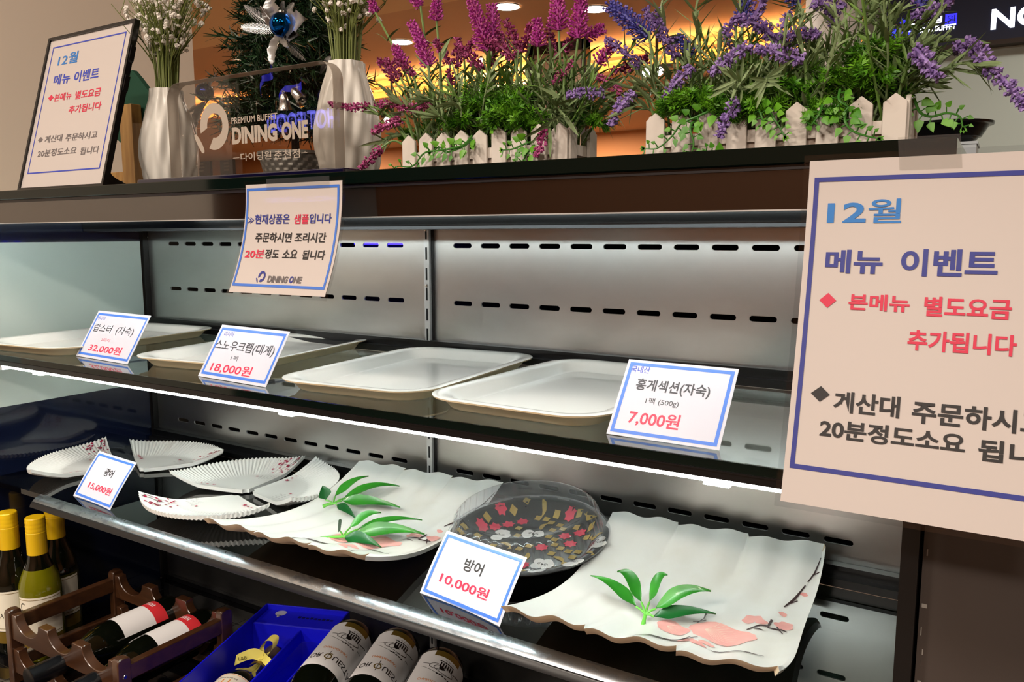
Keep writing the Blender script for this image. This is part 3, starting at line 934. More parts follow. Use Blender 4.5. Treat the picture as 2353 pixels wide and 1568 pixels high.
# ------------------------------------------------------------------ rippled square platters
PW, PL = 0.240, 0.285
def pl_z(u, v):
    """height of the platter's upper face; u across (0..1), v front to back (0..1)"""
    y = 2 * v - 1
    return 0.0105 + 0.034 * y * y + 0.0019 * math.sin(u * 38 + 1.5 * math.sin(v * 5)) + 0.003 * (2*u-1) ** 4
def pl_edge(u, e):
    """the stepped, wavy front and back edges"""
    s = (u * 3.02) % 1.0
    return 0.010 * (s - .55) * e + 0.0012 * math.sin(u * 40) * e
def pl_fn(u, v, off=0.0):
    e = (2 * v - 1)
    y = (v - .5) * PL + pl_edge(u, e ** 3 if abs(e) > .5 else 0) * (1 if e > 0 else -1) * (1 if abs(e) > .5 else 0)
    return Vector(((u - .5) * PW * (1 + .012 * math.sin(v * 9)), y, pl_z(u, v) + off))
def platter(t, big):
    m = MB()
    NU, NV = 96, 40
    m.grid(lambda a, b: pl_fn(a, b), NU, NV, 0)
    def bot(a, b):
        p = pl_fn(1 - a, b)
        return Vector((p.x * .97, p.y * .975, max(p.z - 0.0066, 0.0)))
    m.grid(bot, NU, NV, 1)
    W_ = NU + 1; o2 = W_ * (NV + 1)
    tp = lambda i, j: j * W_ + i
    bt_ = lambda i, j: o2 + j * W_ + (NU - i)
    for i in range(NU):
        m.f.append((tp(i+1, 0), tp(i, 0), bt_(i, 0), bt_(i+1, 0))); m.m.append(1)
        m.f.append((tp(i, NV), tp(i+1, NV), bt_(i+1, NV), bt_(i, NV))); m.m.append(1)
    for j in range(NV):
        m.f.append((tp(0, j), tp(0, j+1), bt_(0, j+1), bt_(0, j))); m.m.append(0)
        m.f.append((tp(NU, j+1), tp(NU, j), bt_(NU, j), bt_(NU, j+1))); m.m.append(0)
    fn = lambda u, v: pl_fn(u, v, 0.0005)
    fb = lambda u, v: pl_fn(u, v, 0.0007)
    fl = lambda u, v: pl_fn(u, v, 0.0009)
    def blob(cu, cv, ru, rv, seed, mi=2, n=22, amp=.12, rot=0.0):
        R2 = random.Random(seed)
        ph = [R2.random() * 6.28 for _ in range(3)]
        pts = []
        for k in range(n):
            a = 2 * PI * k / n
            rr = 1 + amp * (math.sin(3 * a + ph[0]) * .5 + math.sin(5 * a + ph[1]) * .5)
            x, y = ru * rr * math.cos(a), rv * rr * math.sin(a)
            pts.append((cu + x * math.cos(rot) - y * math.sin(rot), cv + x * math.sin(rot) + y * math.cos(rot)))
        c = len(m.v)
        m.v.append(tuple(fn(cu, cv)))
        NRg = 7
        for j in range(1, NRg + 1):
            for p in pts: m.v.append(tuple(fn(cu + (p[0] - cu) * j / NRg, cv + (p[1] - cv) * j / NRg)))
        for k in range(n):
            k2 = (k + 1) % n
            m.f.append((c, c + 1 + k, c + 1 + k2)); m.m.append(mi)
            for j in range(NRg - 1):
                a = c + 1 + j * n
                m.f.append((a + k, a + n + k, a + n + k2, a + k2)); m.m.append(mi)
    blob(.545, .305, .062, .060, 1)
    blob(.72, .345, .125, .092, 2, rot=-.1)
    blob(.80, .52, .040, .032, 3, amp=.2); blob(.84, .50, .025, .018, 4)
    blob(.985 - .06, .52, .036, .028, 5, amp=.2); blob(.905, .59, .016, .012, 6)
    blob(.665, .185, .050, .020, 7, rot=-.4); blob(.70, .215, .03, .018, 8); blob(.63, .19, .026, .022, 9)
    blob(.955, .735, .015, .010, 10)
    for cu, cv, n, rad in ((.525, .30, 7, .05), (.66, .34, 12, .12)):
        for k in range(n):
            a = -0.9 + 2.2 * k / n
            m.stroke([(cu, cv), (cu + rad * .5 * math.cos(a), cv + rad * .5 * math.sin(a)), (cu + rad * math.cos(a + .1), cv + rad * math.sin(a + .1))], [.0020, .0016, .0006], fb, 4)
    def br(pts, w): m.stroke(pts, w, fl, 3)
    br([(.485, .035), (.52, .10), (.57, .16), (.615, .205), (.635, .245)], [.016, .014, .013, .012, .006])
    br([(.57, .16), (.62, .165), (.645, .19)], [.008, .007, .006]); br([(.60, .19), (.645, .225), (.66, .24)], [.009, .010, .006])
    br([(.61, .41), (.625, .45), (.62, .50)], [.008, .004, .008]); br([(.59, .42), (.64, .43)], [.010, .006])
    br([(.735, .155), (.80, .185), (.85, .185), (.90, .225)], [.009, .010, .008, .003]); br([(.83, .18), (.86, .20)], .004)
    br([(.80, .425), (.84, .47), (.87, .48), (.875, .53)], [.008, .010, .008, .010]); br([(.825, .44), (.86, .44)], [.010, .005])
    br([(.87, .47), (.92, .49), (.94, .48)], [.007, .010, .005]); br([(.90, .50), (.93, .46)], [.007, .004])
    br([(.90, .63), (.925, .69), (.95, .78)], [.005, .010, .005]); br([(.905, .65), (.94, .69)], .005)
    br([(.955, .80), (.972, .85), (.985, .93)], [.004, .007, .003]); br([(.968, .84), (.99, .86)], .005)
    m.build('platter_body', ['porcelain_plate', 'clay', 'blossom', 'branch', 'blossom_line'], t, smooth=45, fix=False)
pr = thing('square_platter', 'white rippled platter nearest the right end, with one bamboo sprig on it', 'platter', (1.006, -0.176, Z2 + .0002), math.radians(4), 'rippled white platters')
platter(pr, True)
pL = dup(pr, 'white rippled platter beside the fan plates, with two bamboo sprigs on it', (0.590, -0.170, Z2 + .0002), math.radians(3), 'rippled white platters')

# bamboo leaf sprigs lying on the platters
def leaf_blade(m, p, tip, w, lift, mi, twist=0.0):
    p, tip = Vector(p), Vector(tip)
    d = tip - p
    l = d.length
    side = d.cross(Vector((0, 0, 1))).normalized()
    twist += (.55 if side.y > 0 else -.55) * min(1, abs(side.y) * 1.4)
    side = (side * math.cos(twist) + Vector((0, 0, 1)) * math.sin(twist)).normalized()
    n = 14
    o = len(m.v)
    for i in range(n + 1):
        t = i / n
        q = p + d * t + Vector((0, 0, lift * math.sin(PI * t)))
        hw = w * .5 * (min(1, t / .22) ** .7) * (1 - max(0, (t - .30) / .70) ** 1.15)
        for k, s in enumerate((-1, -.5, 0, .5, 1)):
            z = 0.10 * w * (abs(s) ** 1.2) - 0.02 * w * (1 if abs(s) == .5 else 0)
            m.v.append(tuple(q + side * hw * s + Vector((0, 0, z))))
    for i in range(n):
        for k in range(4):
            m.f.append((o+i*5+k, o+i*5+k+1, o+(i+1)*5+k+1, o+(i+1)*5+k)); m.m.append(mi)
def sprig(label, base, node, leaves, dark=(), loc=None):
    t = thing('bamboo_sprig', label, 'leaf sprig', base, group='bamboo leaf sprigs on the platters')
    B = Vector(base)
    m = MB()
    nd = Vector(node) - B
    m.tube([Vector((0, 0, 0)), nd * .5 + Vector((0, 0, .001)), nd], [.0026, .0018, .0016], 10)
    for p, tip, w, lift in leaves:
        pp = Vector(p) - B
        m.tube(spline([nd, (nd + pp) * .5 + Vector((0, 0, .001)), pp]), .0011, 8)
    m.build('stalk', 'bamboo_stem', t)
    for i, (p, tip, w, lift) in enumerate(leaves):
        k = MB()
        leaf_blade(k, Vector(p) - B, Vector(tip) - B, w, lift, 0, 0.25 * ((i % 3) - 1))
        k.build('leaf', 'bamboo_leaf_dark' if i in dark else 'bamboo_leaf', t, smooth=60, fix=False)
    return t
H_ = Z2 + .016
sprig('single bamboo leaf sprig on the right-hand platter', (0.9941, -0.2371, -0.3500), (0.9921, -0.2263, -0.3430),
      [((0.9807, -0.2216, -0.3400), (0.9264, -0.2104, -0.3260), .014, .006), ((0.9838, -0.2162, -0.3370), (0.9556, -0.2111, -0.3150), .016, .010), ((0.9902, -0.2123, -0.3370), (1.0032, -0.1995, -0.3120), .016, .010),
       ((0.9999, -0.2199, -0.3380), (1.0462, -0.1994, -0.3180), .016, .008), ((1.0008, -0.2262, -0.3430), (1.0509, -0.1975, -0.3400), .014, .004)], dark=(4,))
sprig('bamboo leaf sprig at the back of the left-hand platter', (0.5022, -0.1546, -0.3460), (0.5146, -0.1484, -0.3420),
      [((0.5002, -0.1474, -0.3400), (0.4880, -0.1409, -0.3250), .018, .002), ((0.5046, -0.1346, -0.3380), (0.5218, -0.0857, -0.3200), .016, .006), ((0.5196, -0.1319, -0.3380), (0.5714, -0.0790, -0.3280), .018, .008),
       ((0.5207, -0.1390, -0.3400), (0.6098, -0.1240, -0.3380), .016, .004), ((0.5207, -0.1474, -0.3430), (0.5767, -0.1715, -0.3460), .012, .003)], dark=(0, 4))
sprig('bamboo leaf sprig at the front of the left-hand platter', (0.5879, -0.2454, -0.3440), (0.6092, -0.2302, -0.3420),
      [((0.5983, -0.2231, -0.3400), (0.5968, -0.2240, -0.3280), .022, .002), ((0.6038, -0.2123, -0.3380), (0.6317, -0.1866, -0.3220), .015, .006), ((0.6153, -0.2087, -0.3380), (0.6765, -0.1636, -0.3300), .014, .006),
       ((0.6202, -0.2180, -0.3400), (0.6922, -0.1790, -0.3400), .018, .006), ((0.6111, -0.2293, -0.3430), (0.6676, -0.2283, -0.3450), .018, .004)], dark=(0, 4))

# ------------------------------------------------------------------ round party platter with a clear lid
t = thing('party_platter', 'round patterned black platter under a ribbed clear dome lid', 'lidded platter', (0.799, -0.116, Z2 + .0102), rot=(math.radians(8), math.radians(0), 0))
RB = 0.091
m = MB()
m.lathe([(0.001, .0006), (RB * .74, .0006), (RB * .80, .003), (RB * .93, .0165), (RB * 1.02, .0185), (RB * 1.05, .0175), (RB * 1.05, .0155), (RB * .95, .0145), (RB * .81, .0), (RB * .7, -.001)], 72, cap=False)
def tz(r):
    if r < RB * .74: return .0006
    if r < RB * .80: return .0006 + (r - RB*.74) / (RB*.06) * .0024
    if r < RB * .93: return .003 + (r - RB*.80) / (RB*.13) * .0135
    return .0165 + (r - RB*.93) / (RB*.09) * .002
R2 = random.Random(11)
def fn(x, y, off=.0006):
    return Vector((x, y, tz(math.hypot(x, y)) + off))
def patch(x, y, rads, mi, ph=0, off=.0006):
    n = len(rads)
    c = len(m.v); m.v.append(tuple(fn(x, y, off)))
    for k in range(n):
        a = 2 * PI * k / n + ph
        m.v.append(tuple(fn(x + rads[k] * math.cos(a), y + rads[k] * math.sin(a), off)))
    for k in range(n):
        m.f.append((c, c + 1 + k, c + 1 + (k + 1) % n)); m.m.append(mi)
placed = []
def room(x, y, r):
    if any(math.hypot(x - a, y - b) < r + c for a, b, c in placed): return False
    placed.append((x, y, r)); return True
tries = 0
while len(placed) < 75 and tries < 4000:
    tries += 1
    rr = RB * .97 * math.sqrt(R2.random()); aa = R2.random() * 2 * PI
    x, y = rr * math.cos(aa), rr * math.sin(aa)
    kind = R2.choice(('cloud', 'cloud', 'flower', 'fish', 'leafy'))
    if kind == 'cloud' and room(x, y, .0135):
        for k in range(6):
            a = R2.random() * 6.28
            patch(x + .0075 * math.cos(a), y + .0075 * math.sin(a), [.0062 * (1 + .12 * R2.random()) for _ in range(10)], 1, off=.0006 + .00005 * k)
        for k in range(2):
            cx, cy = x + .004 * (k * 2 - 1), y
            m.stroke([(cx + .0028 * (1 - j / 14) * math.cos(j * .6), cy + .0028 * (1 - j / 14) * math.sin(j * .6)) for j in range(13)], .0007, lambda u, v: fn(u, v, .0010), 0)
    elif kind == 'flower' and room(x, y, .008):
        patch(x, y, [.0085 * (1 if k % 2 else .72) for k in range(14)], 3, R2.random() * 3)
    elif kind == 'fish' and room(x, y, .008):
        a = R2.random() * 6.28
        ca, sa = math.cos(a), math.sin(a)
        m.stroke([(x + u * ca - v * sa, y + u * sa + v * ca) for u, v in ((-.011, .003), (-.007, .0), (-.002, -.0015), (.004, 0), (.009, .003))], [.005, .0015, .0052, .0058, .002], lambda u, v: fn(u, v), 2)
    elif kind == 'leafy' and room(x, y, .005):
        patch(x, y, [.004 * (1 + .4 * (k % 2)) for k in range(8)], 2)
b_ = m.build('base', ['bento_print', 'bento_white', 'bento_gold', 'bento_red'], t, smooth=40, fix=False)
rib = lambda a, z: 1 + (0.020 * math.sin(44 * a) if 0.022 < z < 0.046 else 0)
m = MB().lathe([(RB * 1.07, .0180), (RB * 1.07, .0196), (RB * .985, .0200), (RB * .975, .0215), (RB * .965, .025), (RB * .945, .034), (RB * .92, .044), (RB * .90, .0475), (RB * .86, .0495), (RB * .80, .0500),
                (RB * .78, .0490), (RB * .6, .0500), (RB * .3, .0508), (.001, .0510)], 352, rmod=rib, cap=False)
m.build('lid', 'lid_clear', t, smooth=60, fix=False)

# ------------------------------------------------------------------ bottles under the lower shelf
def bottle_profile(R, H, neck=0.0128):
    k = H / 0.222
    return [(R * .55, .004 * k), (R * .9, .0), (R * .985, .004 * k), (R, .010 * k), (R, .108 * k), (R * .97, .118 * k), (R * .86, .130 * k), (R * .68, .143 * k), (R * .53, .155 * k), (neck * 1.05, .170 * k), (neck, .178 * k), (neck, .212 * k), (neck * 1.03, .2125 * k), (neck * 1.03, .2190 * k), (neck * .8, .2195 * k)]

def wine_standing(label, x, y, fill_mi, nf, H=0.222):
    t = thing('wine_bottle', label, 'wine bottle', (x, y, ZD + .0003), group='yellow-capped bottles standing by the left wall')
    prof = bottle_profile(0.0298, H)
    mis = [1] * nf + [0] * (14 - nf)
    MB().lathe(prof, 48, mis=mis).build('bottle_glass', ['bottle_dark', fill_mi], t, smooth=50)
    m = MB()
    c = [(.0141, H - .062), (.0143, H - .061), (.0141, H - .024), (.0143, H - .0232), (.0138, H - .0225)]
    for k in range(3):
        z = H - .021 + .006 * k
        c += [(.0139, z), (.0143, z + .002), (.0139, z + .004)]
    c += [(.0139, H - .001), (.0128, H + .0004), (.0001, H + .0005)]
    m.lathe(c, 40)
    m.build('screw_cap', 'cap_yellow', t, smooth=25)
    # label wrapped round the front, plain cream paper with a band of gold
    lb = MB()
    def fn(u, v, r=.0302):
        a = -PI / 2 + u / r
        return Vector((r * math.cos(a), r * math.sin(a), v))
    off = 0.030
    lb.rect(fn, -.034 + off, .040, .034 + off, .104, 0, 24, 1)
    f2 = lambda u, v: fn(u, v, .03035)
    lb.rect(f2, -.034 + off, .100, .034 + off, .1008, 1, 24, 1)
    lb.rect(f2, -.034 + off, .044, .034 + off, .0448, 1, 24, 1)
    lb.text('A', f2, off - .018, .062, .006, .007, 2, 0.01)
    lb.text('C', f2, off - .030, .082, .008, .014, 2, 0.01)
    lb.rect(fn, -.034 + off, .020, .034 + off, .0385, 1, 24, 1)
    lb.build('label', ['label_cream', 'label_gold', 'ink_black'], t, smooth=40, fix=False)
    return t
wine_standing('yellow-capped bottle furthest left, dark with a cream label', -0.041, -0.292, 'bottle_dark', 4)
wine_standing('yellow-capped bottle with olive-green wine, nearest the wine rack', 0.0185, -0.281, 'bottle_olive', 7)
wine_standing('yellow-capped dark bottle at the back, its cap just under the lower shelf', -0.025, -0.229, 'bottle_olive_deep', 4)

# ------------------------------------------------------------------ wooden wine rack
RX0, RX1, RY0, RY1, RZ = 0.064, 0.327, -0.345, -0.186, -0.522
t = thing('wine_rack', 'dark wooden two-tier wine rack with scalloped rails beside the standing bottles', 'wine rack', (RX0, RY0, ZD + .0003))
w, dpt, h = RX1 - RX0, RY1 - RY0, RZ - ZD
PT = 0.019
for x in (0, w):
    for y in (0, dpt):
        out = [(-PT/2, 0), (PT/2, 0), (PT/2, h - .006), (PT/2 * .8, h - .0015), (0, h), (-PT/2 * .8, h - .0015), (-PT/2, h - .006)]
        bevel(MB().prism([(b, a) if False else (a, b) for a, b in out], lambda u, v, q: Vector((x + q, y + u, v)), -PT * .34, PT * .34).build('post', 'wood_dark', t, smooth=40), .0015)
def scallop(z0, z1, y, nm='scalloped_rail'):
    out = [(PT * .35, z0), (w - PT * .35, z0), (w - PT * .35, z1)]
    n = 3
    seg = (w - PT * .7) / n
    for k in range(n - 1, -1, -1):
        xc = PT * .35 + seg * (k + .5)
        r = seg * .36
        for j in range(13):
            a = PI * j / 12
            out.append((xc + r * math.cos(a), z1 - (z1 - z0) * .62 * math.sin(a)))
    out.append((PT * .35, z1))
    m = MB()
    m.prism(out, lambda u, v, q: Vector((u, y + q, v)), -.0065, .0065, 0, 1)
    return m
for y in (0, dpt):
    for z0, z1 in ((h - .044, h - .006), (.018, .054)):
        bevel(scallop(z0, z1, y).build('scalloped_rail', ['wood_dark', 'wood_dark'], t, smooth=30), .0008, 1)
for x in (0, w):
    for z0, z1 in ((h - .034, h - .012), (.022, .040)):
        bevel(MB().box((x - .006, PT * .4, z0), (x + .006, dpt - PT * .4, z1)).build('side_rail', 'wood_dark', t, smooth=0), .0015)
for x in (0, w):
    for z in (h - .026, .03):
        MB().lathe([(.0032, 0), (.0022, .0008), (.0001, .0009)], 12, M=Matrix.Translation((x + (PT * .34 if x else -PT * .34), 0, z)) @ Matrix.Rotation(PI/2 if x else -PI/2, 4, 'Y')).build('screw', 'screw', t)

def lying(name, label, base, direc, R, L, roll=0.0, group=None):
    """bottle lying down: origin at the centre of its base, +z runs to the neck"""
    t = thing(name, label, 'wine bottle', base, group=group)
    d = Vector(direc).normalized()
    z = d; y = Vector((0, 0, 1)) - d * d.z; y.normalize(); x = y.cross(z)
    M = Matrix((x, y, z)).transposed() @ Matrix.Rotation(roll, 3, 'Z')
    t.rotation_euler = M.to_euler()
    return t
# label surface on a lying bottle: u round the body from the top (+y), v toward the neck
def wrap(R, off=.0004, mirror=1):
    def fn(u, v):
        a = PI / 2 - mirror * u / R
        return Vector(((R + off) * math.cos(a), (R + off) * math.sin(a), v))
    return fn

GB = 'dark bottles lying in the wine rack'
for lab, x in (('dark bottle lying in the middle of the wine rack, white label with a red end', RX0 + .131), ('dark bottle lying in the right side of the wine rack, red label edge showing', RX0 + .214)):
    R = 0.0300
    zc = ZD + .0675
    b = lying('red_wine_bottle', lab, (x, RY1 + .012, zc), (0, -1, 0), R, .222, group=GB)
    MB().lathe(bottle_profile(R, .222), 48).build('bottle_glass', 'bottle_dark', b, smooth=50)
    m = MB(); fn = wrap(R)
    m.rect(fn, -.030, .036, .036, .100, 0, 24, 1)
    m.rect(wrap(R, .0005), -.030, .030, .036, .050, 1, 24, 1)
    m.text('IIIIII', wrap(R, .0006), -.010, .036, .018, .007, 0, 0.01)
    m.build('label', ['label_white', 'label_red'], b, smooth=40, fix=False)
    MB().lathe([(.0139, .165), (.0139, .2205), (.012, .2212), (.0001, .2213)], 32).build('capsule', 'black_plastic', b, smooth=40)

# ------------------------------------------------------------------ blue gift box
bx = Vector((0.319, -0.100, ZD))
t = thing('gift_box', 'royal blue open gift box holding a bottle, between the wine rack and the lying bottles', 'gift box', (bx.x, bx.y, ZD + .0003), math.radians(20))
# local: +x across, -y toward the viewer
BW, BL, BH, BT = 0.137, 0.330, 0.084, 0.0025
MB().box((0, -BL, 0), (BW, 0, BT)).build('base', 'box_blue', t, smooth=0)
for nm, lo, hi in (('side_wall', (0, -BL, 0), (BT, 0, BH)), ('side_wall', (BW - BT, -BL, 0), (BW, 0, BH)), ('end_wall', (0, -BT, 0), (BW, 0, BH)), ('end_wall', (0, -BL, 0), (BW, -BL + BT, BH)), ('divider', (.078, -BL, 0), (.081, -.048, BH - .012))):
    bevel(MB().box(lo, hi).build(nm, 'box_blue', t, smooth=0), .0006, 1)
pf = MB().box((BT, -.046, BH - .016), (BW - BT, -BT, BH - .008))
pf.box((BT, -.048, .004), (BW - BT, -.046, BH - .008))
pf = bevel(pf.build('platform', 'box_blue', t, smooth=0), .0006, 1)
m = MB()
fz = lambda u, v: Vector((u, v, BH - .0078))
m.poly([fz(.030 + .0085 * math.cos(a), -.012 + .0085 * math.sin(a)) for a in [2*PI*k/24 for k in range(24)]], 0)
m.poly([fz(.026, -.018), fz(.034, -.018), fz(.0300, -.026)], 0)
m.build('thumb_hole', 'card_paper', pf, smooth=0, fix=False)
m = MB()
for k in range(9):
    m.box((.062 + k * .0065, -.022, BH - .0079), (.0665 + k * .0065, -.016 - .001 * (k % 3), BH - .0077), 0)
m.build('embossing', ['box_blue_dark'], pf, smooth=0, fix=False)
MB().grid(lambda a, b: Vector((.083 + .052 * a, -BL + .02 + .24 * b, BH - .020 + .004 * math.sin(PI * a))), 8, 2).build('blister_cover', 'blister', t)
# bottle inside it
R = 0.031
c20, s20 = math.cos(math.radians(20)), math.sin(math.radians(20))
def boxp(x, y, z):
    return (bx.x + x * c20 - y * s20, bx.y + x * s20 + y * c20, ZD + .0003 + z)
b = lying('wine_bottle', 'dark bottle with cream label lying in the blue gift box', boxp(.040, -.270, BT + R + .001), (-s20, c20, 0), R, .25)
MB().lathe(bottle_profile(R, .214), 48).build('bottle_glass', 'bottle_dark', b, smooth=50)
m = MB(); fn = wrap(R); f2 = wrap(R, .0006)
m.rect(fn, -.036, .020, .036, .104, 0, 28, 1)
m.rect(f2, -.036, .1015, .036, .1023, 1, 28, 1)
m.text('CHATEAU', f2, -.022, .058, .044, .0065, 2, 0.004)
m.text('ALBA', f2, -.026, .038, .052, .013, 2, 0.008)
m.rect(f2, -.005, .072, .005, .090, 1); m.rect(f2, -.009, .078, .009, .086, 1)
m.text('MIS EN BOUTEILLE', f2, -.012, .092, .030, .003, 3, 0.0)
m.build('label', ['label_cream', 'label_orange', 'ink_black', 'script_grey'], b, smooth=40, fix=False)
MB().lathe([(.0142, .165), (.0142, .2130), (.012, .2138), (.0001, .214)], 32).build('capsule', 'label_gold', b, smooth=40)
# ribbon bow tied at its neck
t = thing('ribbon_bow', 'pale yellow printed ribbon bow on the neck of the gift box bottle', 'ribbon', boxp(.044, -.098, BT + R + .0155), math.radians(20))
def band(pts, wdt, up):
    m = MB()
    P = spline(pts, 8)
    o = len(m.v)
    for p in P:
        m.v.append(tuple(p - Vector(up) * wdt / 2)); m.v.append(tuple(p + Vector(up) * wdt / 2))
    for i in range(len(P) - 1):
        m.f.append((2*i, 2*i+2, 2*i+3, 2*i+1)); m.m.append(0)
    return m
m = band([(0, 0, .004), (-.004, .006, .012), (.004, .012, .026), (.016, .012, .026), (.014, .006, .013), (.002, .001, .004)], .016, (.3, .6, .3))
fn = lambda u, v: Vector((.002 + u * .9, .0015 + u * .3, .012 + v))
m.text('HINSK', lambda u, v: Vector((.0065 + .35 * v, -.002 + .2 * u, .012 + u * .9)), 0, 0, .014, .004, 1, 0.0)
m.build('loop', ['ribbon_yellow', 'ink_black'], t, smooth=60, fix=False)
m = band([(.002, 0, .004), (-.010, -.004, .010), (-.022, -.010, .008), (-.032, -.016, .004)], .015, (.1, .3, .95))
m.text('L&B', lambda u, v: Vector((-.027 + u, -.0160 + u * .45, .004 + v + u * .1)), 0, 0, .010, .005, 1, 0.0)
m.build('tail', ['ribbon_yellow', 'ink_black'], t, smooth=60, fix=False)
m = band([(.002, 0, .004), (.012, -.010, .006), (.020, -.014, .004)], .013, (.1, .5, .8))
m.build('tail', ['ribbon_yellow'], t, smooth=60, fix=False)

# ------------------------------------------------------------------ three bottles lying on a low rest
dirn = Vector((.36, -.93, .0)).normalized()
R = 0.0325
specs = [('lying white-labelled bottle nearest the blue gift box', (0.5035, -0.1058, -0.5530)), ('middle one of the three lying white-labelled bottles', (0.5743, -0.0912, -0.5530)), ('lying white-labelled bottle furthest right of the three', (0.6570, -0.1023, -0.5530))]
first = None
for lab, p in specs:
    p = (p[0], p[1], -.556)
    if first is None:
        first = lying('white_wine_bottle', lab, p, dirn, R, .25, group='white-labelled bottles lying side by side')
        MB().lathe(bottle_profile(R, .262), 56).build('bottle_glass', 'bottle_dark', first, smooth=50)
        m = MB(); SH = .019
        fn = lambda u, v: wrap(R, .0004)(u + SH, v)
        f2 = lambda u, v: wrap(R, .0007)(u + SH, v)
        V0, V1 = .016, .128
        m.rect(fn, -.042, V0, .040, V1, 0, 32, 1)
        m.rect(f2, -.020, V0, .016, V0 + .012, 1, 20, 1)
        # the print, upright with the neck at the top
        m.text('OR', f2, -.036, .100, .017, .0105, 2, 0.004)
        m.text('Q', f2, -.016, .098, .010, .014, 3, 0.006)
        m.rect(f2, -.0115, .092, -.0109, .116, 2)
        m.text('UESTA', f2, -.004, .100, .036, .0105, 2, 0.004)
        m.text('CHARDONNAY', f2, -.026, .083, .036, .0046, 4, 0.006)
        rr = random.Random(5)
        bl = lambda pts, wd=.0007: m.stroke(pts, wd, f2, 2)
        bl([(-.030 + .0045 * k, .058 + .007 * math.cos((k - 5) * .42)) for k in range(11)], .0006)
        bl([(.0 + .014 * math.cos(a), .054 + .007 * math.sin(a)) for a in [k * .35 for k in range(19)]], .0008)
        bl([(-.012 + .008 * math.cos(a), .052 + .006 * math.sin(a)) for a in [k * .4 for k in range(17)]], .0009)
        for k in range(6):
            m.rect(f2, -.008 + .0034 * k, .040, -.0062 + .0034 * k, .050, 2)
            m.rect(f2, -.010 + .0036 * k, .0365, -.0072 + .0036 * k, .0388, 2)
        for k in range(5):
            u = -.007 + .0042 * k
            m.poly([f2(u + .0017 * math.cos(j * PI / 4), .066 + .0014 * math.sin(j * PI / 4)) for j in range(8)], 2)
        m.poly([f2(-.004 + .006 * a, .052 + .006 * b) for a, b in ((-.6, -.4), (.2, -.6), (.9, .1), (.3, .7), (-.5, .5))], 2)
        bl([(.012, .048), (.022, .042), (.026, .040)], .0012); bl([(-.02, .05), (-.03, .046)], .0010)
        bl([(.016, .060), (.024, .058)], .0008)
        for k in range(3): bl([(-.004 + .005 * k, .033), (-.001 + .005 * k, .033)], .0006)
        m.build('front_label', ['label_white', 'label_gold', 'ink_black', 'label_gold', 'label_orange', ], first, smooth=40, fix=False)
        m = MB()
        m.rect(fn, -.076, .022, -.062, .110, 0, 8, 1)
        for k in range(18): m.rect(f2, -.074, .026 + .0045 * k, -.064, .0272 + .0045 * k, 1)
        m.build('back_label', ['label_white', 'script_grey'], first, smooth=40, fix=False)
        MB().lathe([(.0142, .205), (.0142, .2610), (.012, .2618), (.0001, .262)], 32).build('capsule', 'label_gold', first, smooth=40)
    else:
        c = dup(first, lab, p, None, 'white-labelled bottles lying side by side')
        c.rotation_euler = first.rotation_euler
# the low dark rest that carries them
q = [Vector((s[1][0], s[1][1], 0)) for s in specs]
t = thing('bottle_rest', 'low dark wooden rest under the three lying white-labelled bottles', 'bottle rest', (0, 0, ZD + .0003))
for k in (.04, .11):
    a = q[0] + dirn * k; b_ = q[2] + dirn * k
    e = (b_ - a).normalized()
    a += e * .012; b_ += e * .03
    n = Vector((-e.y, e.x, 0)) * .006
    top = -.556 - R - ZD - .0006
    MB().prism([((a - n).x, (a - n).y), ((b_ - n).x, (b_ - n).y), ((b_ + n).x, (b_ + n).y), ((a + n).x, (a + n).y)], lambda u, v, w_: Vector((u, v, w_)), 0, top).build('rest_bar', 'wood_dark', t, smooth=0)

# ------------------------------------------------------------------ on top of the case: menu stand
def bordered(m, fn, u0, v0, u1, v1, t, mi):
    m.frame(fn, u0, v0, u1, v1, t, mi, 10)
LN = math.radians(15.5)
t = thing('menu_stand', 'black-framed menu stand leaning back at the left end of the case top', 'menu stand', (0.086, -0.300, ZL + .0003))
def sf(u, v, off=0.0):
    return Vector((u, v * math.sin(LN) - off * math.cos(LN), .002 + v * math.cos(LN) + off * math.sin(LN)))
SWd, SHt = .2015, .2235
m = MB()
ft = .0042
for (u0, v0, u1, v1) in ((0, 0, SWd, ft), (0, SHt - ft, SWd, SHt), (0, ft, ft, SHt - ft), (SWd - ft, ft, SWd, SHt - ft)):
    m.prism([(u0, v0), (u1, v0), (u1, v1), (u0, v1)], lambda u, v, w: sf(u, v, w), -.004, .0035)
for v0 in (.125, .165):
    m.prism([(SWd - .001, v0), (SWd + .0022, v0 + .003), (SWd + .0022, v0 + .022), (SWd - .001, v0 + .025)], lambda u, v, w: sf(u, v, w), -.004, .0025)
m.build('frame', 'black_plastic', t, smooth=0)
m = MB()
m.rect(lambda u, v: sf(u, v, -.0035), 0, 0, SWd, SHt)
m.build('back_plate', 'black_plastic', t, smooth=0, fix=False)
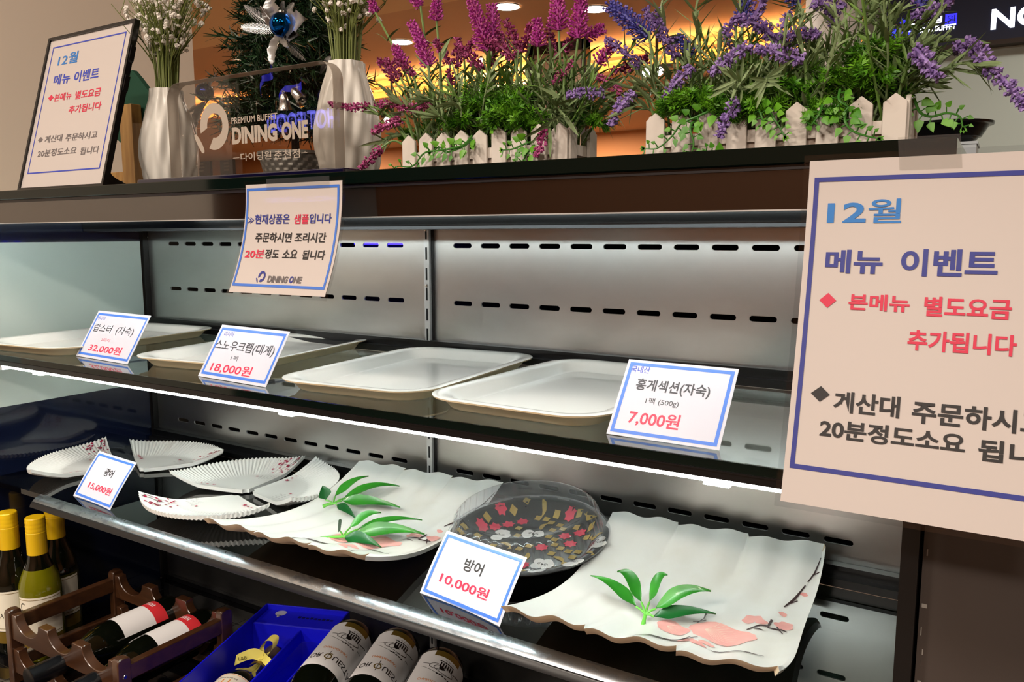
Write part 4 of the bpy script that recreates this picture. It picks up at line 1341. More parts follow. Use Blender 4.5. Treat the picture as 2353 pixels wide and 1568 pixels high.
# curved prop behind
m = MB()
P = [(SWd - .030, 0)]
for x in (.012, SWd - .020):
    out = [(sf(0, 0).y, 0.0)] + [(sf(0, .03 * k / 6).y + .002 + .062 * (1 - k / 6) ** 2.2, .03 * k / 6 * .9 + .0) for k in range(7)] + [(sf(0, .03).y, sf(0, .03).z)]
    m.prism([(y + .0045, z) for y, z in out], lambda u, v, w: Vector((w, u, v)), x, x + .010)
m.build('foot', 'black_plastic', t, smooth=30)
m = MB()
f0 = lambda u, v: sf(u, v, .0012)
f2 = lambda u, v: sf(u, v, .0015)
m.rect(f0, ft, ft, SWd - ft, SHt - ft, 0)
bordered(m, f2, .0135, .0245, .1845, .2090, .0018, 1)
for body, u, v, w, h, mi, bo in (('12', .0335, .1800, .0235, .0125, 2, .012), ('월', .0590, .1795, .0225, .0165, 2, .018), ('메뉴', .0325, .1510, .040, .0150, 1, .022), ('이벤트', .0825, .1495, .0575, .0165, 1, .022),
                                 ('◆', .0270, .1285, .0140, .0090, 3, 0), ('본메뉴', .0430, .1265, .0415, .0112, 3, .020), ('별도요금', .0940, .1250, .0590, .0118, 3, .020), ('추가됩니다', .0855, .1055, .0745, .0112, 3, .020),
                                 ('◆', .0230, .0685, .0130, .0085, 5, 0), ('계산대', .0405, .0675, .0425, .0102, 5, .018), ('주문하시고', .0915, .0665, .0725, .0102, 5, .018),
                                 ('20분정도소요', .0300, .0475, .0935, .0105, 5, .018), ('됩니다', .1325, .0455, .0425, .0102, 5, .018)):
    m.text(body, f2, u, v, w, h, mi, bo)
m.build('poster', ['paper', 'ink_royal', 'ink_sky', 'ink_red', 'ink_black', 'ink_grey'], t, smooth=0, fix=False)

# ------------------------------------------------------------------ laminated signs taped to the front edge of the case top
def hang_sign(label, x0, zt, w, h, yf, border, lines, logo=None, tapes=()):
    t = thing('laminated_sign', label, 'sign', (x0, -0.3505, zt), group='laminated signs hanging from the case top')
    def fn(u, d, off=0.0):       # d runs down from the top
        q = min(max(d / h, 0.0), 1.2)
        return Vector((u, yf(q) - off, -d))
    N = 24
    e = .0035
    m = MB()
    m.grid(lambda a, b: fn(-e + (w + 2 * e) * a, h + e - (h + 2 * e) * b), 6, N)
    m.build('laminate_pouch', 'laminate', t, smooth=60, fix=False)
    m = MB()
    m.grid(lambda a, b: fn(w * a, h - h * b, .0004), 12, N, 0)
    m.grid(lambda a, b: fn(w * (1 - a), h - h * b, -.0004), 12, N, 0)
    f2 = lambda u, d: fn(u, d, .0008)
    (bu0, bd0, bu1, bd1), bt, bmi = border
    g = lambda u, v: fn(u, h - v, .0008)
    m.frame(g, bu0, h - bd1, bu1, h - bd0, bt, bmi, 20)
    for body, u, d, tw, th, mi, bo in lines:      # d: lower edge, measured from the top
        m.text(body, lambda a, b: fn(a, h - b, .0009), u, h - d, tw, th, mi, bo)
    if logo: logo(m, lambda a, b: fn(a, h - b, .0009), h)
    m.build('paper', ['paper', 'ink_navy', 'ink_sky', 'ink_red', 'ink_black', 'ink_blue', 'ink_grey'], t, smooth=60, fix=False)
    for u0, u1, d0, d1, ang in tapes:
        k = MB()
        k.grid(lambda a, b: Vector((u0 + (u1 - u0) * a + .002 * ang * b, yf(0) - .0012 + (0 if b > .5 else .0), -d1 + (d1 - d0) * b)), 2, 4)
        k.build('tape', 'tape', t, smooth=0, fix=False)
    return t

def ring_logo(m, fn, u, v, s, mi):
    """round emblem: an off-centre ring cut at lower left with a petal beside it"""
    n = 40
    pts_o = [(u + s * (.55 + .45 * math.cos(a)), v + s * (.52 + .48 * math.sin(a))) for a in [math.radians(-114 + 308 * k / n) for k in range(n + 1)]]
    pts_i = [(u + s * (.57 + .24 * math.cos(a)), v + s * (.54 + .25 * math.sin(a))) for a in [math.radians(-104 + 292 * k / n) for k in range(n + 1)]]
    o = len(m.v)
    m.v += [tuple(fn(*p)) for p in pts_o] + [tuple(fn(*p)) for p in pts_i]
    for k in range(n):
        m.f.append((o + k, o + k + 1, o + n + 2 + k, o + n + 1 + k)); m.m.append(mi)
    pet = [(-.11, .38), (-.04, .40), (.06, .30), (.16, .16), (.21, .04), (.19, -.01), (.12, .0), (.0, .16), (-.08, .30)]
    m.poly([fn(u + s * a, v + s * b) for a, b in pet], mi)

def mid_logo(m, fn, h):
    ring_logo(m, fn, .0335, h - .0925, .0105, 1)
    m.text('DINING', fn, .0485, h - .0922, .0262, .0062, 6, .04)
    m.text('O', fn, .0770, h - .0920, .0050, .0062, 1, .04)
    m.text('NE', fn, .0825, h - .0919, .0100, .0060, 6, .04)
hang_sign('small laminated sign with two-line blue and black notice, hanging mid case top', .6255, .0630, .1265, .1025, lambda q: -.015 - .026 * q ** 2.0,
          ((.0018, .0035, .1235, .0965), .0024, 5),
          [('≫', .0050, .0372, .0085, .0062, 1, .0), ('현재상품은', .0150, .0378, .0470, .0092, 1, .018), ('샘플', .0680, .0380, .0190, .0088, 3, .018), ('입니다', .0880, .0378, .0275, .0088, 1, .018),
           ('주문하시면', .0185, .0552, .0490, .0092, 4, .018), ('조리시간', .0720, .0552, .0395, .0092, 4, .018),
           ('20분', .0085, .0702, .0265, .0080, 3, .018), ('정도', .0362, .0704, .0185, .0088, 4, .018), ('소요', .0600, .0696, .0190, .0078, 4, .018), ('됩니다', .0855, .0706, .0285, .0086, 4, .018)],
          mid_logo, tapes=((.030, .112, -.0045, .0060, 0),))
hang_sign('large laminated menu sign hanging at the right end of the case top', 1.1520, .0605, .1640, .2110, lambda q: -.0155 - .041 * q ** 1.5,
          ((.0035, .0105, .1565, .1905), .0028, 1),
          [('12', .0125, .0388, .0225, .0122, 2, .026), ('월', .0362, .0392, .0185, .0145, 2, .012), ('메뉴', .0135, .0700, .0330, .0145, 1, .030), ('이벤트', .0565, .0708, .0500, .0160, 1, .030),
           ('◆', .0118, .0915, .0100, .0092, 3, 0), ('본메뉴', .0290, .0922, .0340, .0100, 3, .028), ('별도요금', .0708, .0938, .0440, .0115, 3, .028), ('추가됩니다', .0635, .1140, .0550, .0118, 3, .028),
           ('◆', .0118, .1490, .0112, .0095, 4, 0), ('계산대', .0255, .1540, .0370, .0125, 4, .028), ('주문하시고', .0690, .1555, .0670, .0128, 4, .028),
           ('20분정도소요', .0190, .1700, .0785, .0115, 4, .028), ('됩니다', .1040, .1722, .0420, .0120, 4, .028)],
          tapes=((.052, .085, -.0115, .0080, -1),))

# ------------------------------------------------------------------ engraved acrylic plaque
PX, PY_ = 0.4365, -0.312
t = thing('acrylic_plaque', 'clear acrylic plaque with frosted lettering on a dark blue base', 'plaque', (PX, PY_, ZL + .0003))
PWd, PH, PTk = .2560, .1060, .0150
BZ = .0052
def rr_outline(w, h, r, n=10):
    out = [(0, 0), (w, 0)]
    for cx, a0 in ((w - r, 0), (r, 90)):
        for k in range(n + 1):
            a = math.radians(a0 + 90 * k / n)
            out.append((cx + r * math.cos(a), h - r + r * math.sin(a)))
    return out
pl = MB().prism(rr_outline(PWd, PH, .018), lambda u, v, w: Vector((u, w, BZ + v)), .0, PTk, 0, 1).build('plate', ['acrylic', 'acrylic_side'], t, smooth=30)
bevel(pl, .0010, 2)
m = MB()
ef = lambda u, v: Vector((u, -.0003, BZ + v))
ring_logo(m, lambda a, b: ef(a, b - .003), .0510, .0300, .0520, 0)
m.build('emblem', 'engraving', t, smooth=0, fix=False)
m = MB()
m.text('PREMIUM BUFFET', ef, .1080, .0545, .0700, .0066, 0, .012)
m.text('DINING', ef, .1080, .0330, .0690, .0180, 0, .05)
m.text('ONE', ef, .1835, .0330, .0375, .0180, 0, .05)
m.text('다이닝원', ef, .1200, .0150, .0470, .0085, 0, .008)
m.text('춘천점', ef, .1715, .0145, .0370, .0088, 0, .008)
m.rect(ef, .1080, .0186, .1180, .0192, 0); m.rect(ef, .2105, .0186, .2190, .0192, 0)
m.build('lettering', 'engraving', t, smooth=0, fix=False)
for u, v, s in ((.0945, .083, .006), (.2080, .0835, .0075), (.148, .0725, .0055), (.026, .048, .0045), (.0475, .0135, .0055), (.2360, .061, .0045), (.0690, .086, .003), (.216, .0200, .003)):
    MB().poly([ef(u + s * .5 * (a if abs(a) > .3 else a), v + s * .62 * b) for a, b in ((1, 0), (.08, .08), (0, 1), (-.08, .08), (-1, 0), (-.08, -.08), (0, -1), (.08, -.08))], 0).build('sparkle', 'engraving', t, smooth=0, fix=False)
bevel(MB().box((-.034, -.020, 0), (PWd + .030, .036, BZ)).build('base', 'acrylic_base', t, smooth=0), .0012, 2)

# ------------------------------------------------------------------ white vases with baby's breath
def vase_rm(a, z):
    return 1 + .042 * math.sin(9 * a + 55 * z + 1.2 * math.sin(40 * z)) + .024 * math.sin(14 * a - 70 * z)
def vase(label, x, y, seed, sway):
    H = .1345
    t = thing('vase', label, 'vase', (x, y, ZL + .0003), group='white ribbed vases on the case top')
    prof = []
    for k in range(40):
        q = k / 39
        r = .0262 + .0105 * math.sin(PI * min(1, q / .92) ** .8) - .006 * max(0, (q - .45) / .55) ** 1.5
        prof.append((r, H * q))
    ins = [(prof[-1][0] - .002, H), (.016, H - .02), (.014, .02)]
    MB().lathe(prof + ins, 160, rmod=lambda a, z: vase_rm(a, z)).build('body', 'ceramic_white', t, smooth=50)
    return t
def breath(label, x, y, seed, spread, top, n, lean):
    R2 = random.Random(seed)
    z0 = ZL + .1345
    t = thing('flower_bunch', label, 'flower bunch', (x, y, z0), group="bunches of white baby's breath")
    st_, fl = MB(), MB()
    for i in range(n):
        a = R2.random() * 2 * PI
        s = math.sqrt(R2.random())
        base = Vector((.012 * s * math.cos(a), .012 * s * math.sin(a), -.02))
        hgt = top * (.45 + .65 * R2.random())
        tip = Vector((spread * s * math.cos(a) * (.4 + .6 * hgt / top) * 1.25 + lean * hgt, spread * .8 * s * math.sin(a), hgt))
        mid = base * .35 + tip * .38 + Vector((0, 0, hgt * .12)); mid.x *= .62; mid.y *= .62
        P = spline([base, mid, tip], 5)
        st_.tube(P, [.00085] * (len(P) - 3) + [.0006, .0005, .0004], 5)
        for j in range(R2.choice((5, 6, 7, 8))):
            k = R2.randrange(len(P) // 2, len(P))
            p = P[k]
            q = p + Vector((R2.uniform(-.022, .022), R2.uniform(-.018, .018), R2.uniform(.004, .030)))
            st_.tube([p, (p + q) * .5 + Vector((0, 0, -.002)), q], .0004, 4)
            r = R2.uniform(.0028, .0044)
            # crinkled little pompon: a ball of petals
            for c in range(9):
                d = Vector((R2.gauss(0, 1), R2.gauss(0, 1), R2.gauss(.4, 1))).normalized()
                fl.octa(q + d * r * .45, d, r * .62, r * 1.15)
    for i in range(26):
        a = R2.random() * 2 * PI; s = math.sqrt(R2.random())
        p0_ = Vector((.014 * s * math.cos(a), .014 * s * math.sin(a), -.02)); p1 = Vector((.026 * s * math.cos(a), .022 * s * math.sin(a), .07 + .03 * R2.random()))
        st_.tube([p0_, (p0_ + p1) * .5, p1], .0010, 5)
    q_ = st_.build('stems', 'breath_stem', t)
    q_['kind'] = 'stuff'
    f = fl.build('blossoms', 'breath_white', t, smooth=0, fix=False)
    f['kind'] = 'stuff'
    return t
vase('white ribbed vase behind the menu stand, left of the acrylic plaque', .288, -.205, 1, 0)
vase('white ribbed vase partly behind the right edge of the acrylic plaque', .6115, -.205, 2, 0)
breath("white baby's breath bunch in the left vase", .288, -.205, 21, .076, .150, 62, .10)
breath("white baby's breath bunch in the right vase", .6115, -.205, 22, .066, .150, 56, .06)

# ------------------------------------------------------------------ small bamboo easel with a green felt board
t = thing('wooden_easel', 'small bamboo easel stand behind the menu stand', 'easel', (.045, -.120, ZL + .0003))
for x0, x1, y0, y1, z1 in ((0.0, .036, 0, .018, .146), (.042, .066, .052, .068, .112)):
    bevel(MB().box((x0 + .004, y0, 0), (x1, y1, z1)).build('post', 'bamboo_wood', t, smooth=0), .001)
bevel(MB().box((-.075, .018, .030), (.010, .028, .045)).build('crossbar', 'bamboo_wood', t, smooth=0), .001)
bevel(MB().box((.030, .018, .020), (.042, .060, .034)).build('crossbar', 'bamboo_wood', t, smooth=0), .001)
bevel(MB().box((-.105, 0, 0), (-.075, .018, .146)).build('post', 'bamboo_wood', t, smooth=0), .001)
t = thing('felt_board', 'dark green diamond-shaped felt board with a red mark on the bamboo easel', 'felt board', (.070, -.092, ZL + .139))
A_ = [(0.0563, -0.1000, 0.2755), (0.0719, -0.1000, 0.2620), (0.1204, -0.1000, 0.2146), (0.1108, -0.1000, 0.2055), (0.0209, -0.1000, 0.1602), (-0.0938, -0.1000, 0.2344)]
A_ = [(p[0] - .070, p[2] - ZL - .139) for p in A_]
bevel(MB().prism(A_, lambda u, v, w: Vector((u, w, v)), -.006, .004).build('board', 'felt_green', t, smooth=0), .0012)
r0 = (0.0431, -0.1000, 0.2588)
m = MB()
m.prism([(r0[0] - .070 + a, r0[2] - ZL - .139 + b) for a, b in ((-.03, .0), (-.012, .009), (.006, .001), (-.012, -.010))], lambda u, v, w: Vector((u, w, v)), -.0075, -.006)
m.build('red_mark', 'felt_red', t, smooth=0)

# ------------------------------------------------------------------ small christmas tree in a silver basket
TX, TY = .4010, -.085
t = thing('christmas_tree', 'small dark green christmas tree in a silver woven basket behind the plaque', 'christmas tree', (TX, TY, ZL + .0003))
m = MB()
BH_ = .052
prof = [(.036 + .014 * (k / 16), BH_ * k / 16) for k in range(17)]
def weave(a, z):
    row = int(z / BH_ * 8)
    return 1 + .022 * math.sin(22 * a + (PI if row % 2 else 0))
m.lathe(prof + [(.052, BH_), (.052, BH_ + .004), (.046, BH_ + .004), (.046, BH_ - .006)], 132, rmod=lambda a, z: weave(a, z) if z < BH_ - .001 else 1)
m.build('basket', 'basket_silver', t, smooth=25)
MB().tube([(0, 0, .03), (0, 0, .20), (0, 0, .32)], [.006, .005, .003], 8).build('trunk', 'bark', t)
R2 = random.Random(4)
fo, tp_ = MB(), MB()
def pine_branch(p0, p1, n, l):
    p0, p1 = Vector(p0), Vector(p1)
    d = (p1 - p0)
    fo.tube([p0, p0 + d * .5 + Vector((0, 0, .002)), p1], .0008, 4)
    for i in range(n):
        q = (i + R2.random()) / n
        p = p0 + d * (.12 + .88 * q)
        s = Vector((R2.gauss(0, 1), R2.gauss(0, 1), R2.gauss(0, .8)))
        v = (d.normalized() * .75 + s.normalized() * .9)
        tgt = tp_ if R2.random() < .05 else fo
        tgt.blade(p, v, (R2.random(), R2.random(), R2.random()), l * (.7 + .5 * R2.random()), .0023, (0, 0, -.1), 0, 1, shape=lambda t_: 1 - .75 * t_)
for lv in range(17):
    z = .088 + .245 * lv / 16
    rad = (.130 - .066 * lv / 16) * (1.0 if lv % 3 else .86)
    nb = 15 - lv // 3
    for k in range(nb):
        a = 2 * PI * (k + R2.random() * .6) / nb + lv * .7
        r = rad * (.72 + .33 * R2.random())
        p1 = (r * math.cos(a), r * math.sin(a) * .9, z + .012 - .022 * R2.random())
        pine_branch((.008 * math.cos(a), .008 * math.sin(a), z + .010), p1, 44, .020)
        if lv < 12:
            b = a + .35
            pine_branch((r * .5 * math.cos(a), r * .45 * math.sin(a), z + .006), (r * .85 * math.cos(b), r * .8 * math.sin(b), z - .004), 24, .018)
f = fo.build('foliage', 'pine', t, smooth=0, fix=False)
f['kind'] = 'stuff'
f = tp_.build('tinsel_needles', 'tinsel', t, smooth=0, fix=False)
f['kind'] = 'stuff'

# decorations hung on the tree
def bauble(name, label, p, r, mt):
    t = thing(name, label, 'bauble', p)
    MB().ball((0, 0, 0), r, 36, 22).build('ball', mt, t)
    MB().lathe([(r * .22, r * .96), (r * .22, r * 1.12), (r * .1, r * 1.14)], 16).build('cap', 'silver', t)
    return t
bauble('blue_bauble', 'shiny bright blue bauble at the front of the christmas tree', (0.5215, -0.2150, 0.2582), .0142, 'bauble_blue')
bauble('navy_bauble', 'dark navy bauble at the lower left of the christmas tree, behind the plaque', (0.3023, -0.1550, 0.2105), .0125, 'bauble_navy')
bauble('navy_bauble', 'small navy bauble at the lower right of the christmas tree, behind the plaque', (0.5295, -0.1550, 0.1847), .011, 'bauble_navy')
def leaf_holly(m, p, tip, w, spikes=4):
    p, tip = Vector(p), Vector(tip)
    d = tip - p; l = d.length
    side = d.cross(Vector((0, -1, .1))).normalized()
    n = 24
    o = len(m.v)
    for i in range(n + 1):
        q = i / n
        env = math.sin(PI * min(1, .06 + q * .94)) ** .7
        saw = 1 - .32 * ((q * spikes) % 1.0)
        hw = w * .5 * env * saw
        c = p + d * q + Vector((0, -1, 0)) * (.10 * l * math.sin(PI * q))
        for s in (-1, 0, 1):
            m.v.append(tuple(c + side * hw * s + Vector((0, -.12 * w * abs(s), 0))))
    for i in range(n):
        for k in (0, 1):
            m.f.append((o+i*3+k, o+i*3+k+1, o+(i+1)*3+k+1, o+(i+1)*3+k)); m.m.append(0)
def leaf_feather(m, p, tip, w):
    p, tip = Vector(p), Vector(tip)
    d = tip - p; l = d.length
    side = d.cross(Vector((0, -1, .1))).normalized()
    m.tube([p, p + d * .5 + Vector((0, -.06 * l, 0)), tip], [.0009, .0008, .0004], 5)
    n = 26
    for i in range(n):
        q = .12 + .86 * i / n
        c = p + d * q + Vector((0, -.24 * l * q * (1 - q), 0))
        for s in (-1, 1):
            m.blade(c, d.normalized() * .8 + side * s, d, w * .62 * math.sin(PI * (.15 + .8 * q)), .0008, (0, 0, 0), 0, 1, shape=lambda t_: 1 - .6 * t_)
def spray(label, c, leaves):
    t = thing('silver_leaf_spray', label, 'leaf ornament', c, group='silver leaf sprays on the tree')
    C_ = Vector(c)
    for kind, tip, w in leaves:
        m = MB()
        (leaf_holly if kind == 'h' else leaf_feather)(m, (0, 0, 0), Vector(tip) - C_, w)
        m.build('leaf', 'silver_matte', t, smooth=50, fix=False)
    return t
spray('silver leaf spray around the bright blue bauble on the christmas tree', (0.5036, -0.2000, 0.2563),
      [('h', (0.4943, -0.2050, 0.2962), .030), ('h', (0.5646, -0.2150, 0.2583), .034), ('h', (0.5513, -0.2150, 0.2423), .026), ('h', (0.5051, -0.2150, 0.2134), .019), ('f', (0.4468, -0.2050, 0.2931), .013),
       ('f', (0.4471, -0.2120, 0.2661), .013), ('f', (0.4870, -0.2150, 0.2840), .011), ('f', (0.5106, -0.2000, 0.2900), .014), ('f', (0.5278, -0.2000, 0.2856), .014), ('f', (0.5590, -0.2150, 0.2134), .013), ('h', (0.5397, -0.2200, 0.2283), .010)])
spray('silver leaf spray at the lower left of the christmas tree, behind the plaque', (0.2967, -0.1500, 0.1982),
      [('h', (0.2863, -0.1600, 0.1607), .022), ('f', (0.2799, -0.1650, 0.1841), .010), ('h', (0.3269, -0.1500, 0.2360), .009)])
spray('silver leaf spray sticking out right of the christmas tree', (0.4964, -0.1300, 0.2191), [('f', (0.5169, -0.1300, 0.2383), .012), ('f', (0.5165, -0.1400, 0.2260), .010)])
def bell(label, p, rot):
    t = thing('silver_bell', label, 'bell', p, rot=rot, group='pair of silver bells on the tree')
    s = 1.0
    MB().lathe([(.0098*s, -.0105), (.0092*s, -.0098), (.0072*s, -.006), (.0060*s, .0005), (.0050*s, .0055), (.0028*s, .0082), (.0002, .0088)], 32, cap=False).build('bell_body', 'silver', t)
    MB().ball((0, 0, -.0098), .0028, 12, 8).build('clapper', 'silver', t)
    m = MB(); m.tube([(.0018 * math.cos(a), 0, .0103 + .0018 * math.sin(a)) for a in [k * PI / 6 for k in range(13)]], .0005, 6); m.build('loop', 'silver', t)
    return t
bell('silver bell hanging on the christmas tree, the left of the pair', (0.4944, -0.1900, 0.1777), (0.2, .12, 0))
bell('silver bell hanging on the christmas tree, the tilted right one of the pair', (0.5164, -0.1900, 0.1839), (.25, -.75, 0))
for lab, p, q in (('dark blue ribbon over the silver bells on the christmas tree', (0.4967, -0.1900, 0.1914), (0.5296, -0.1950, 0.1971)), ('bright blue ribbon peeking above the top edge of the plaque', (0.4655, -0.1950, 0.2044), (0.4840, -0.2000, 0.2156))):
    t = thing('tree_ribbon', lab, 'ribbon', p)
    d = Vector(q) - Vector(p)
    m = MB()
    m.grid(lambda a, b: d * a + Vector((0, -.006 * math.sin(PI * a * 2), .0055 * (b - .5) * (1 + a) - .004 * math.sin(PI * a))), 12, 3)
    m.grid(lambda a, b: d * (-.4 * a) + Vector((0, -.004 * math.sin(PI * a), .007 * (b - .5) - .012 * a)), 8, 3)
    m.build('ribbon_band', 'ribbon_blue', t, smooth=60, fix=False)

# ------------------------------------------------------------------ black bowl on a pale container at the right end
t = thing('pale_container', 'pale translucent plastic container at the right end of the case top', 'container', (1.205, .015, ZL + .0003))
MB().box((-.020, -.012, 0), (.024, .040, .0285)).build('container_body', 'pale_plastic', t, smooth=0)
MB().box((-.021, -.013, .0285), (.025, .041, .0310)).build('container_lid', 'pale_plastic', t, smooth=0)
t = thing('takeout_bowl', 'black plastic bowl on the pale container behind the large menu sign', 'bowl', (1.2010, .025, ZL + .0318))
m = MB()
m.lathe([(1.13 * r_, z_) for r_, z_ in ((.018, 0), (.0225, .0008), (.0245, .0050), (.0275, .0055), (.0330, .0165), (.0365, .0172), (.0370, .0195), (.0335, .0198), (.0300, .0100), (.0240, .003), (.001, .0022))], 64, cap=False)
m.build('bowl_body', 'black_plastic', t, smooth=40)

# ------------------------------------------------------------------ picket planters with artificial lavender
def floret_spike(P, R, style, R2, mis=2):
    """flower head along the polyline P: beads ('dense') or little fingers ('open')"""
    m = MB()
    n = len(P)
    L = sum((P[i + 1] - P[i]).length for i in range(n - 1))
    m.tube(P, [R * .30] * n, 5, 0)
    if style == 'dense':
        cnt = int(L / .00105)
        for i in range(cnt):
            q = (i + R2.random()) / cnt
            k = min(int(q * (n - 1)), n - 2); f = q * (n - 1) - k
            c = P[k].lerp(P[k + 1], f)
            d = (P[k + 1] - P[k]).normalized()
            a = d.orthogonal().normalized(); b = d.cross(a)
            for s in range(3):
                an = R2.random() * 2 * PI
                o = a * math.cos(an) + b * math.sin(an)
                r = R * (.55 + .45 * math.sin(PI * min(1, .18 + .80 * q)))
                m.octa(c + o * r * R2.uniform(.55, .95), o + d * .3, R2.uniform(.0011, .0018) * (R / .0055), R2.uniform(.0030, .0046) * (R / .0055), 1 if R2.random() < .3 else 0)
    else:
        cnt = int(L / .0026)
        for i in range(cnt):
            q = i / cnt
            k = min(int(q * (n - 1)), n - 2); f = q * (n - 1) - k
            c = P[k].lerp(P[k + 1], f)
            d = (P[k + 1] - P[k]).normalized()
            a = d.orthogonal().normalized(); b = d.cross(a)
            for s in range(7):
                an = s * 2 * PI / 7 + i * .5 + R2.random() * .4
                o = a * math.cos(an) + b * math.sin(an)
                l = R * (1.05 - .45 * q) * R2.uniform(.85, 1.15)
                dr = (o + d * (.45 + .5 * q)).normalized()
                e = c + dr * l
                m.tube([c, c + dr * l * .6, e], [.0006, .0007, .0004], 4, 0, False)
                m.octa(e, dr, .0014, .0036, 1 if R2.random() < .35 else 0)
    return m

def leafy_stem(m, p0, p1, R2, n, l, w, mi, droop=0.15):
    p0, p1 = Vector(p0), Vector(p1)
    d = p1 - p0
    mid = p0 + d * .5 + Vector((R2.uniform(-.006, .006), R2.uniform(-.006, .006), .004))
    P = spline([p0, mid, p1], 4)
    m.tube(P, .0009, 5, mi)
    for i in range(n):
        q = .15 + .85 * (i + R2.random() * .5) / n
        k = min(int(q * (len(P) - 1)), len(P) - 2)
        c = P[k].lerp(P[k + 1], q * (len(P) - 1) - k)
        dd = (P[k + 1] - P[k]).normalized()
        a = dd.orthogonal().normalized(); b = dd.cross(a)
        an = R2.random() * 2 * PI
        o = a * math.cos(an) + b * math.sin(an)
        m.blade(c, dd * R2.uniform(.5, 1.1) + o, dd.cross(o), l * R2.uniform(.6, 1.2), w * R2.uniform(.7, 1.2), (o * -.10 + Vector((0, 0, -droop * R2.random()))), mi, 4, fold=.25)

def fern(m, c, r, n, R2, mi):
    c = Vector(c)
    for i in range(n):
        d = Vector((R2.gauss(0, 1), R2.gauss(-.25, .7), abs(R2.gauss(.6, .6)))).normalized()
        l = r * R2.uniform(.55, 1.1)
        base = c + Vector((R2.uniform(-.3, .3) * r, R2.uniform(-.2, .2) * r, -.35 * r))
        tip = base + d * l
        m.tube([base, (base + tip) * .5 + Vector((0, 0, .003)), tip], .0005, 4, mi)
        for j in range(13):
            q = .30 + .70 * j / 12
            p = base.lerp(tip, q)
            for s in (-1, 1):
                sd = d.orthogonal().normalized()
                sd = Matrix.Rotation(R2.random() * 6.28, 3, d) @ sd
                v = (d * .7 + sd * s).normalized()
                ll = .0085 * (1.15 - .5 * q)
                m.blade(p, v, d.cross(sd), ll, .0018, (0, 0, -.1), mi, 2)
                for e in (.4, .75):
                    m.blade(p + v * ll * e, v + d.cross(sd) * (.8 if R2.random() < .5 else -.8), d, .0040, .0013, (0, 0, 0), mi, 1)

def heart(t_):
    return min(1, t_ / .16) ** .5 * (1 - max(0, (t_ - .22) / .78) ** 1.4)

def ivy(parent, base, pts, R2, big=.0076):
    B = Vector(base)
    P = spline([Vector(p) - B for p in pts], 6)
    m = MB()
    n = len(P)
    m.tube(P, [.0011 - .0006 * k / n for k in range(n)], 6, 0)
    for i in range(2, n, 2):
        p = P[i]; d = (P[i] - P[i - 1]).normalized()
        s = 1 if (i // 2) % 2 else -1
        side = Vector((0, -1, 0)).cross(d).normalized() * s
        q = p + side * .004 + Vector((0, -.0018, 0))
        m.tube([p, q], .0005, 4, 0)
        k = big * (1.05 - .75 * i / n) * R2.uniform(.85, 1.2)
        v = (side * .75 + d * .55 + Vector((0, -.25, -.15 * R2.random()))).normalized()
        m.blade(q, v, v.cross(Vector((0, -1, .2))), k * 1.25, k * .92, (0, .05, -.12), 1, 6, shape=heart, fold=.18)
    tip = P[-1]; d = (P[-1] - P[-3]).normalized()
    for a in (-.5, 0, .5):
        v = Matrix.Rotation(a, 3, 'Y') @ d
        m.blade(tip, v, v.cross(Vector((0, -1, 0))), .0045, .002, (0, 0, 0), 1, 3)
    return m.build('ivy_vine', ['ivy_stem', 'leaf_bright'], parent, smooth=50, fix=False)

def planter(label, x0, x1, yf, dep, npk, nside, seed):
    t = thing('flower_planter', label, 'flower planter', (x0, yf, ZL + .0003), group='white picket planters on the case top')
    w = x1 - x0
    HP = .0365
    pit = (w - .0140) / (npk - 1)
    def picket(cx, cy, along, wd, hh):
        out = [(-wd/2, 0), (wd/2, 0), (wd/2, hh - wd * .40), (0, hh), (-wd/2, hh - wd * .40)]
        if along: f = lambda u, v, q: Vector((cx + u, cy + q, v))
        else: f = lambda u, v, q: Vector((cx + q, cy + u, v))
        bevel(MB().prism(out, f, -.0016, .0016).build('picket', 'picket_white', t, smooth=0), .0004, 1)
    R2 = random.Random(seed)
    for k in range(npk):
        picket(.0070 + pit * k, .0016, True, .0152, HP * R2.uniform(.98, 1.02))
        picket(.0070 + pit * k, dep - .0016, True, .0152, HP * R2.uniform(.98, 1.02))
    for k in range(nside):
        cy = .0105 + (dep - .021) * (k / max(1, nside - 1))
        picket(w + .0002, cy, False, .0125, HP * 1.01)
        picket(-.0002, cy, False, .0125, HP)
    m = MB()
    for z0, z1 in ((.0105, .0195),):
        m.box((0, .0035, z0), (w, .0060, z1)); m.box((0, dep - .006, z0), (w, dep - .0035, z1))
        m.box((w - .0045, .004, z0), (w - .0018, dep - .004, z1)); m.box((.0018, .004, z0), (.0045, dep - .004, z1))
    m.build('rail', 'picket_white', t, smooth=0)
    m = MB().box((.004, .0062, .0002), (w - .0045, dep - .0062, .0190))
    m.build('liner_box', 'picket_panel', t, smooth=0)
    m = MB().grid(lambda a, b: Vector((.005 + (w - .010) * a, .007 + (dep - .014) * b, .0195 + .003 * math.sin(a * 19) * math.sin(b * 11))), 24, 6)
    m.build('moss', 'leaf_deep', t, smooth=60)
    return t

